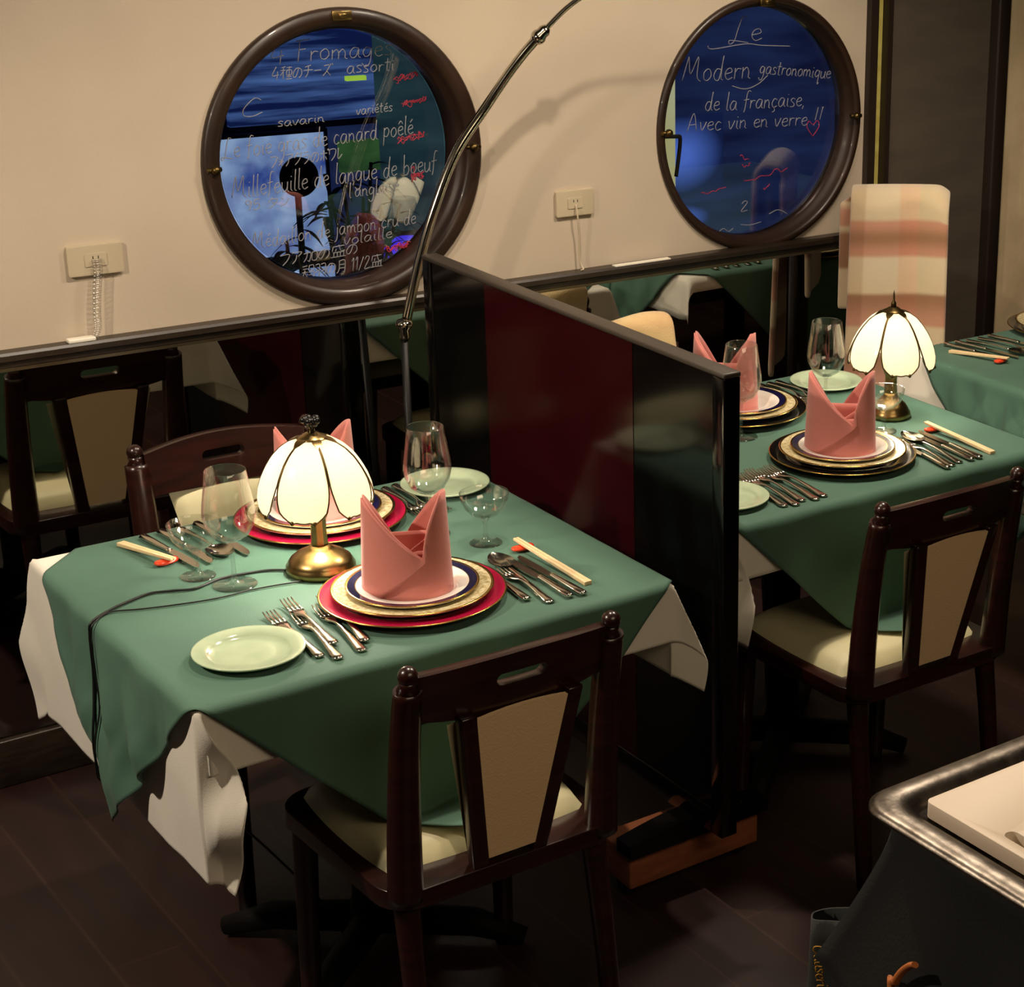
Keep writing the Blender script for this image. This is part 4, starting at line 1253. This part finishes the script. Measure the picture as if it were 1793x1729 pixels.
def table_lamp(x, y, rz, label, big, power):
    t = empty('tulip_table_lamp', (x, y, ZT + .0005), rz)
    if big:
        base = [(.0001, .0), (.054, .0), (.057, .003), (.057, .012), (.054, .015), (.0535, .018), (.050, .024), (.040, .032), (.028, .038), (.020, .042), (.0165, .047), (.0001, .047)]
    else:
        base = [(.0001, .0), (.042, .0), (.045, .003), (.045, .012), (.041, .017), (.040, .020), (.034, .030), (.022, .040), (.016, .048), (.013, .056), (.0001, .056)]
    MB().lathe(base, 56).build('base', brass, t)
    # eight-sided stem and cup
    z0 = base[-1][1] - .002
    st = [(.0135, z0), (.0145, z0 + .006), (.0130, z0 + .030), (.0135, .094), (.0155, .097), (.0165, .100), (.0190, .106), (.0190, .120), (.0170, .122), (.0001, .122)]
    m_ = MB().lathe(st, 8 if big else 20)
    if big:
        for i in range(len(m_.sm)): m_.sm[i] = False
    m_.build('stem', brass, t)
    zb = .120; zt = .236
    prof = [(.0215, zt), (.036, zt - .006), (.052, zt - .017), (.066, zt - .032), (.077, zt - .050), (.0855, zt - .068), (.0905, zt - .084), (.0925, zt - .098), (.0915, zt - .110), (.0885, zt - .119)]
    if not big:
        prof = [(.0215, zt), (.034, zt - .005), (.050, zt - .016), (.064, zt - .032), (.076, zt - .050), (.0850, zt - .068), (.0905, zt - .084), (.0935, zt - .098), (.0935, zt - .110), (.0915, zt - .119)]

    def pr(s):
        f_ = min(max(s, 0), 1) * (len(prof) - 1); i = min(int(f_), len(prof) - 2); k = f_ - i
        return prof[i][0] + (prof[i + 1][0] - prof[i][0]) * k, prof[i][1] + (prof[i + 1][1] - prof[i][1]) * k

    def half(s):
        h0 = 29.2
        if s < .5: return h0
        u = (s - .5) / .5
        return h0 - 10.0 * u ** 1.3

    def pet(k, a, s):
        smax = 1 - .17 * max(0, abs(a) - .55) ** 1.7 / .45 ** 1.7 + .018 * math.cos(a * PI * 3)
        ss = s * smax
        r, z = pr(ss); th = math.radians(60 * k + a * half(ss))
        return Vector((r * math.cos(th), r * math.sin(th), z))
    for k in range(6):
        m_ = MB(); m_.grid(17, 26, lambda u, v: pet(k, u * 2 - 1, v))
        pt = m_.build('shade_petal', shade_m, t); solid(pt, .0016)
        edge = [pet(k, -1, i / 20) for i in range(21)] + [pet(k, -1 + 2 * i / 20, 1) for i in range(1, 20)] + [pet(k, 1, 1 - i / 20) for i in range(21)]
        MB().tube([p * 1.0 + Vector((p.x, p.y, 0)).normalized() * .0012 for p in edge], .0013 if big else .0015, 6).build('petal_rim', dark_brass, pt)
        for a in (-.62, .62):
            p = pet(k, a, 1.0); MB().sphere(p + Vector((p.x, p.y, 0)).normalized() * .002, .0034, 8, sz=1.2).build('rim_bead', dark_brass, pt)
    # crown of leaf tabs
    m_ = MB().lathe([(.0001, zt + .010), (.010, zt + .009), (.017, zt + .004), (.024, zt + .001), (.025, zt - .002), (.020, zt - .0025), (.0001, zt - .001)], 28)
    for k in range(6):
        th = math.radians(60 * k + 30); d = Vector((math.cos(th), math.sin(th), 0)); n_ = Vector((-d.y, d.x, 0))
        vs = []
        for q in range(6):
            u = q / 5; r = .018 + .024 * u; w_ = .0075 * math.sin(PI * (.25 + .74 * u)) + .0004; z = zt + .002 - .0105 * u * u
            vs += [d * r + n_ * w_ + Vector((0, 0, z)), d * r - n_ * w_ + Vector((0, 0, z))]
        m_.add(vs, [(2 * q, 2 * q + 1, 2 * q + 3, 2 * q + 2) for q in range(5)], smooth=True)
        m_.add([v - Vector((0, 0, .0014)) for v in vs], [(2 * q, 2 * q + 2, 2 * q + 3, 2 * q + 1) for q in range(5)], smooth=True)
    m_.build('crown', brass if big else dark_brass, t)
    if big:
        m_ = MB().lathe([(.0001, zt + .008), (.006, zt + .009), (.005, zt + .016), (.010, zt + .020), (.012, zt + .026), (.010, zt + .033), (.0001, zt + .035)], 16)
        for k in range(5):
            a = 2 * PI * k / 5; m_.sphere((.011 * math.cos(a), .011 * math.sin(a), zt + .031), .0062, 8)
        o = m_.build('finial', black_iron, t)
    else:
        MB().lathe([(.0001, zt + .008), (.006, zt + .010), (.0055, zt + .018), (.0025, zt + .024), (.0018, zt + .036), (.0003, zt + .046)], 14).build('finial', dark_brass, t)
    MB().lathe([(.0001, .158), (.008, .158), (.014, .166), (.017, .178), (.015, .190), (.008, .197), (.0001, .199)], 20).build('bulb', bulb_m, t)
    MB().lathe([(.0001, .132), (.009, .132), (.009, .158), (.0001, .158)], 16).build('socket', dark_brass, t)
    d = bpy.data.lights.new('lamp_light', 'POINT'); d.energy = power; d.color = (1.0, .90, .76); d.shadow_soft_size = .02
    o = bpy.data.objects.new('lamp_light', d); COL.objects.link(o); o.parent = t; o.location = (0, 0, .150)
    d.use_shadow = True
    tag(t, label, 'table lamp', 'tulip table lamps')
    return t


# ---- near table
place_stack(.429, .176, 'the near setting by the nearest chair')
napkin(.425, .182, ZT + .0175, -.45, 'pink napkin folded into two peaks on the near stack of plates')
place_stack(.462, .592, 'the far setting behind the large lamp')
napkin(.462, .600, ZT + .0175, -.30, 'pink napkin behind the shade of the large lamp')
table_lamp(.362, .376, math.radians(-128), 'large lit tulip lamp with brass base and black finial on the near table', True, 9.0)
plate('bread_plate', (.130, .124, ZT), .083, .013, [(.95, 0), (1.0, 0)], [china_green], 'pale green side plate at the front left corner of the near table', 'pale side plates', .66)
plate('bread_plate', (.728, .628, ZT), .083, .013, [(.95, 0), (1.0, 0)], [china_green], 'pale green side plate behind the wine glass by the divider', 'pale side plates', .66)
GF = 'forks at the near setting'
cut('fork', .210, .049, .214, .250, 'outermost fork left of the near stack, nearest the side plate', GF)
cut('fork', .229, .026, .248, .226, 'fork whose handle end lies furthest forward beside the side plate', GF)
cut('fork', .245, .077, .256, .290, 'fork with its head furthest back in the middle of the near forks', GF, .20, .0022)
cut('fork', .270, .031, .288, .230, 'thick-handled fork second from the near crimson charger', GF)
cut('fork', .288, .058, .308, .256, 'innermost fork touching the edge of the near crimson charger', GF, .20, .0022)
GK = 'cutlery right of the near setting'
cut('knife', .572, .056, .580, .236, 'short knife partly under the rim of the near charger', GK, .19)
cut('spoon', .600, .052, .622, .262, 'soup spoon with bright bowl right of the near stack', GK, .21)
cut('fork', .599, .027, .606, .205, 'slim fork right of the near charger, handle end furthest forward', GK, .18)
cut('knife', .636, .026, .636, .236, 'knife next to the spoon at the near setting', GK, .21)
cut('knife', .659, .022, .655, .232, 'knife next to the chopsticks at the near setting', GK, .21)
chopsticks(.681, .283, .690, .060, 'chopsticks to the right of the near setting by the divider', 'orange-red rest under the chopsticks nearest the divider')
wine_glass(.222, .400, 'tall wine glass left of the large lamp')
coupe(.188, .470, 'coupe glass left of the tall wine glass')
wine_glass(.590, .425, 'wine glass in front of the far side plate by the divider')
coupe(.648, .330, 'coupe glass between the wine glass and the divider-side chopsticks')
GL = 'cutlery at the far setting'
chopsticks(.171, .530, .136, .682, 'chopsticks at the far left corner of the near table', 'orange-red rest under the chopsticks at the far left')
cut('knife', .178, .694, .200, .500, 'knife next to the far-left chopsticks', GL, .20)
cut('knife', .212, .702, .226, .498, 'knife between the coupe glass and the far plates', GL, .20)
cut('spoon', .246, .700, .258, .510, 'spoon behind the tall wine glass at the far setting', GL, .19)
cut('knife', .276, .702, .290, .505, 'knife tucked beside the far crimson charger', GL, .20)
for i, (hx, hy, tx, ty) in enumerate(((.632, .688, .618, .500), (.655, .692, .640, .506), (.676, .690, .664, .512))):
    cut('fork', hx, hy, tx, ty, ['fork beside the far charger, left of the far side plate', 'middle fork between the far charger and the far side plate', 'fork lying against the far side plate'][i], GL, .19)
# two strands of the lamp's cord, joining and falling over the left edge
m_ = MB()
def cord_drop(y0, off):
    # down the hanging cloth, then under its hem to the foot of the table
    out = []
    for q in (.012, .03, .06, .10, .15, .20, .245):
        p = drape(-q, y0 + .012 * math.sin(q * 22), R1, .730, .014, (1, 1), 2.1, .009)
        out.append((p.x - .004 - off, p.y, p.z - ZT + (.004 if q < .02 else 0)))
    x = out[-1][0]
    return out + [(x + .012, y0 + .005, -.275), (.03, y0, -.30), (.12, y0 - .01, -.34), (.30, .36, -.60), (.34, .34, -.690)]


A_ = [(.318, .400, .0035), (.289, .422, .003), (.253, .430, .003), (.210, .433, .003), (.163, .416, .003), (.128, .428, .003), (.096, .438, .003), (.057, .425, .003), (.020, .407, .003)] + cord_drop(.384, 0)
B_ = [(.316, .345, .0028), (.244, .358, .0025), (.175, .357, .0025), (.114, .369, .0025), (.063, .384, .0025), (.017, .400, .0025)] + cord_drop(.374, .001)
m_.tube(smooth_path([(a, b_, ZT + c_) for a, b_, c_ in A_], 6), .0021, 8)
m_.tube(smooth_path([(a, b_, ZT + c_) for a, b_, c_ in B_], 6), .0014, 8)
o = m_.build('lamp_cord', cord_m); tag(o, 'black lamp cord of two strands crossing the near table to its left edge', 'cord')

# ---- table behind the divider
place_stack(1.462, .330, 'the setting in front of the small lamp', False)
napkin(1.460, .334, ZT + .0175, -.69, 'pink napkin with two peaks in front of the small lamp')
place_stack(1.470, .700, 'the setting half hidden by the divider top', False)
napkin(1.440, .705, ZT + .0175, -.75, 'pink napkin peeking over the top of the divider')
table_lamp(1.728, .492, math.radians(-118), 'small lit tulip lamp with pointed finial on the table behind the divider', False, 3.6)
plate('bread_plate', (1.120, .262, ZT), .083, .013, [(.95, 0), (1.0, 0)], [china_green], 'pale side plate cut off by the near end of the divider', 'pale side plates', .66)
plate('bread_plate', (1.765, .760, ZT), .083, .013, [(.95, 0), (1.0, 0)], [china_green], 'pale side plate behind the wine glass next to the small lamp', 'pale side plates', .66)
GF2 = 'forks on the table behind the divider'
for i, (hx, hy, tx, ty) in enumerate(((1.190, .166, 1.206, .362), (1.212, .158, 1.228, .354), (1.236, .170, 1.252, .366), (1.262, .160, 1.276, .356), (1.286, .166, 1.296, .350))):
    cut('fork', hx, hy, tx, ty, ['fork closest to the divider edge on the far table', 'second fork from the divider edge on the far table', 'middle fork of the five by the divider edge', 'second fork from the black charger in front of the small lamp', 'fork touching the black charger in front of the small lamp'][i], GF2, .20)
GK2 = 'cutlery right of the black charger'
cut('knife', 1.592, .150, 1.616, .340, 'knife half under the black charger by the small lamp', GK2, .19)
cut('fork', 1.612, .158, 1.630, .350, 'slim fork right of the black charger by the small lamp', GK2, .19)
cut('spoon', 1.638, .165, 1.662, .372, 'soup spoon with bright bowl in front of the small lamp', GK2, .21)
cut('knife', 1.668, .160, 1.680, .370, 'knife right of the bright spoon in front of the small lamp', GK2, .21)
cut('knife', 1.690, .160, 1.702, .370, 'knife next to the chopsticks in front of the small lamp', GK2, .21)
chopsticks(1.733, .380, 1.734, .172, 'chopsticks right of the setting in front of the small lamp', 'orange-red rest in front of the small lamp')
wine_glass(1.640, .608, 'wine glass in front of the side plate next to the small lamp')
coupe(1.648, .420, 'coupe glass between the pink napkin and the small lamp base')
wine_glass(1.375, .560, 'wine glass beside the napkin peeking over the divider')
GL2 = 'forks at the half-hidden setting'
for i, hx in enumerate((1.635, 1.660, 1.684)):
    cut('fork', hx, .840, hx - .014, .650, ['fork nearest the half-hidden black charger', 'middle fork behind the wine glass by the small lamp', 'fork against the side plate behind the small lamp'][i], GL2, .19)

# ---- table at the right edge
plate('charger_plate', (2.590, .800, ZT), .150, .016, [(.945, 0), (.985, 0), (1.0, 1)], [charger_black, gold], 'black charger plate at the right edge of the photo', 'charger plates', .70)
plate('dinner_plate', (2.590, .800, ZT + .0062), .130, .020, [(.70, 0), (.965, 1), (1.0, 2)], [china, gold_rim, gold], 'gilt-rimmed plate cut off by the right edge of the photo', 'gilt-rimmed dinner plates', .62)
plate('salad_plate', (2.590, .800, ZT + .0124), .1065, .019, [(.845, 0), (.86, 2), (.965, 1), (1.0, 2)], [china, navy, gold], 'navy-banded plate cut off by the right edge of the photo', 'navy-banded plates', .60)
chopsticks(2.238, .648, 2.192, .806, 'chopsticks on the table at the right edge', 'orange-red rest on the table at the right edge')
GR = 'cutlery on the table at the right edge'
for i, (k_, hx) in enumerate((('knife', 2.225), ('knife', 2.262), ('spoon', 2.300), ('fork', 2.340), ('knife', 2.375))):
    cut(k_, hx, .862, hx + .030, .668, ['knife next to the chopsticks on the right-edge table', 'second knife from the chopsticks on the right-edge table', 'spoon among the cutlery on the right-edge table', 'fork beside the spoon on the right-edge table', 'knife nearest the black charger on the right-edge table'][i], GR, .20)

# ------------------------------------------------ blanket over a dark rack
BK = empty('blanket_rack', (2.302, 1.135, 0.0), math.radians(-43.0))
tag(BK, 'dark wooden stand hidden under the plaid blanket by the wall', 'stand')
MB().tube([(-.112, 0, 1.048), (.112, 0, 1.048)], .022, 14).build('top_rail', post_dark, BK)
for s in (-1, 1):
    MB().tube([(s * .095, 0, .03), (s * .095, 0, 1.04)], .016, 12).build('upright', post_dark, BK)
    MB().tube([(s * .095, -.12, .015), (s * .095, .10, .015)], .015, 10).build('foot', post_dark, BK)
m_ = MB(); HW = .126; UV = []
def bl(u, v):
    # v: 0 hem of front flap .. 1 hem of back flap ; u across
    x = (u * 2 - 1) * HW
    front, over, back = .53, .12, .30; tot = front + over + back
    s = v * tot; wob = .006 * math.sin(u * 9 + 2) * (1 if s < front else .5)
    if s < front:
        k = (front - s); y = -.040 - .030 * k + wob; z = 1.040 - k
        x *= 1 + .10 * k
    elif s < front + over:
        a = (s - front) / over * PI; y = -.040 * math.cos(a) + .002; z = 1.040 + .038 * math.sin(a)
    else:
        k = s - front - over; y = .042 + .02 * k + wob; z = 1.040 - k
        x = x * .97 - .036
    return Vector((x, y, z - .010 * (1 - u) ** 2 * (1 if v < .65 else .4) + (-.018 * max(0, u - .9) / .1 if .52 < v < .72 else 0)))
NU, NV = 22, 64
m_.grid(NU, NV, bl)
o = m_.build('plaid_blanket', blanket_m, loc=BK.location, fix=False); o.rotation_euler = BK.rotation_euler
uvl = o.data.uv_layers.new(name='UVMap')
for lp in o.data.loops:
    vi = lp.vertex_index; uvl.data[lp.index].uv = ((vi // NV) / (NU - 1), (vi % NV) / (NV - 1))
solid(o, .016); subsurf(o, 1)
tag(o, 'cream and pink plaid fleece blanket folded over a stand by the wall', 'blanket')

# --------------------------------------------------- serving trolley, front
ZR = .78
TX, TY = .532, -.856          # corner of the tray nearest the chairs
TR = empty('serving_trolley', (TX, TY, 0)); tag(TR, 'dark cloth-draped serving trolley at the bottom right corner', 'trolley')
# rounded silver tray: x to +, y to -
TW, TD = .62, .46
def tray_loop(inset, r, z, n=7):
    return [(x, y, z) for x, y in rrect(inset, -TD + inset, TW - inset, -inset, r, n)]
loops = [(-.014, .052, ZR - .006), (-.014, .052, ZR - .002), (-.006, .050, ZR + .004), (.016, .040, ZR + .004), (.028, .034, ZR - .001), (.036, .030, ZR - .010), (.040, .028, ZR - .015), (.10, .02, ZR - .016)]
vs = []; N = len(tray_loop(0, .04, 0))
for ins, r, z in loops: vs += tray_loop(ins, r, z)
m_ = MB(); fs = []
for i in range(len(loops) - 1):
    for k in range(N):
        k2 = (k + 1) % N; fs.append((i * N + k, i * N + k2, (i + 1) * N + k2, (i + 1) * N + k))
fs.append(tuple((len(loops) - 1) * N + k for k in range(N)))
m_.add(vs, fs, smooth=True)
o = m_.build('silver_tray', tray_metal, loc=(TX, TY, 0)); solid(o, .003, -1)
tag(o, 'worn silver tray with raised rim at the bottom right corner', 'tray')
out_ = rrect(.048, -TD + .05, TW - .05, -.056, .010)
slot = [(x, y) for x, y in rrect(.066, -.36, .085, -.178, .009)]
vs, fs = outline_mesh([out_, slot], .022)
o = MB().add([(v[0], v[1], v[2]) for v in vs], fs).build('cutting_board', board_white, loc=(TX, TY, ZR - .0005)); bevel(o, .002)
tag(o, 'cream plastic cutting board with a slot lying in the silver tray', 'cutting board')
o = MB().box((.03, -TD + .03, .70), (TW - .03, -.03, .757)).build('top_board', post_dark, TR)
for x in (.05, TW - .05):
    for y in (-.05, -TD + .05):
        MB().tube([(x, y, .0), (x, y, .70)], .014, 10).build('leg', black_iron, TR)
m_ = MB()
def drp(u, v):
    # black cloth hanging round the left and rear sides
    per = [(TW - .03, -.024), (.024, -.024), (.024, -TD + .03)]
    l1 = TW - .054; l2 = TD - .054; s = u * (l1 + l2)
    if s < l1: x, y, nx, ny = TW - .03 - s, -.024, 0, 1
    else: x, y, nx, ny = .024, -.024 - (s - l1), -1, 0
    wc = math.exp(-((s - l1) / .12) ** 2)
    L = .52 + .06 * math.sin(u * 7) - .24 * wc
    f_ = .012 * math.sin(u * 38) * v + .04 * v * v
    return Vector((x + nx * f_ + (.09 * wc * v if s < l1 else 0.0) - (.02 * v if s >= l1 else 0.0), y + ny * f_ + (.13 if s < l1 else .10) * wc * v, .757 - L * v))
m_.grid(70, 16, drp); o = m_.build('drape', black_cloth, TR); solid(o, .002)
# dark bag with gold script leaning against the trolley, spatula handle in front
BG = empty('dark_tote_bag', (.60, -.645, 0.0), math.radians(-40.5)); tag(BG, 'dark slate bag with gold script standing by the trolley at the bottom edge', 'bag')
m_ = MB()
def bagf(u, v):
    a = 2 * PI * u; x = .15 + .15 * math.copysign(abs(math.cos(a)) ** .5, math.cos(a)); y = .045 + .045 * math.copysign(abs(math.sin(a)) ** .6, math.sin(a)) * (1 - .55 * v)
    return Vector((x + .012 * v, y + .004 * math.sin(x * 60), .47 * v - .02 * v * math.cos(x * 12)))
m_.grid(49, 14, bagf); o = m_.build('bag_body', bag_grey, BG); solid(o, .002)
vs = [bagf(i / 48, 0) for i in range(48)]
m_ = MB().add(vs, [tuple(range(48))]); o = m_.build('bag_bottom', bag_grey, BG); solid(o, .003)
BODY = [c_ for c_ in children_of(BG) if c_.name.startswith('bag_body')][0]
m_ = MB(); write(m_, "Causerie", .016, .432, .024, .352, .022, rad=.0011, y=0)
m_.build('lettering', gold_ink, BODY, loc=(0, -.004, 0))['label'] = 'gold cursive lettering'
m_ = MB().tube(smooth_path([(.10, .02, .46), (.11, .015, .54), (.17, .015, .56), (.21, .02, .46)], 6), .006, 8); m_.build('carry_handle', bag_grey, BG)
m_ = MB().tube(smooth_path([(0.52, -0.96, 0.3), (0.512, -0.938, 0.546), (0.512, -0.944, 0.564), (0.512, -0.956, 0.586), (0.512, -0.97, 0.603), (0.512, -0.981, 0.611)], 6), .0058, 12, flat=.7)
o = m_.build('wooden_stick', spat_wood); tag(o, 'orange wooden stick end poking up beside the dark bag at the bottom edge', 'stick')

# cream throw folded over the back of the hidden chair
def thr(u, v):
    x = 1.43 + (u * 2 - 1) * .165; a = v * 2 - 1; L = abs(a) * .15
    c_ = .026 * (1 - ((x - 1.43) / .16) ** 2) + .012
    wv = .010 * math.sin(u * 7.5 + 1.0) + .006 * math.sin(u * 3)
    if abs(a) < .18:
        t_ = a / .18 * PI / 2
        return Vector((x, .93 + .212 + c_ + .028 * math.sin(t_), .806 + wv + .022 * math.cos(t_)))
    s_ = 1 if a > 0 else -1
    k = (abs(a) - .18) * .18
    return Vector((x, .93 + .212 + c_ + s_ * (.028 + .02 * k) - .19 * k, .806 + wv - k))
o = MB().grid(24, 30, thr).build('folded_throw', mat("cream_fleece", rgb(222, 196, 140), 0.95, sheen=0.4, noise=(8, rgb(208, 170, 122), 3, (1, 1, 1)), bump=(260, 0.4)))
solid(o, .014); subsurf(o, 1)
tag(o, 'cream fleece throw folded over the chair back behind the divider', 'blanket')
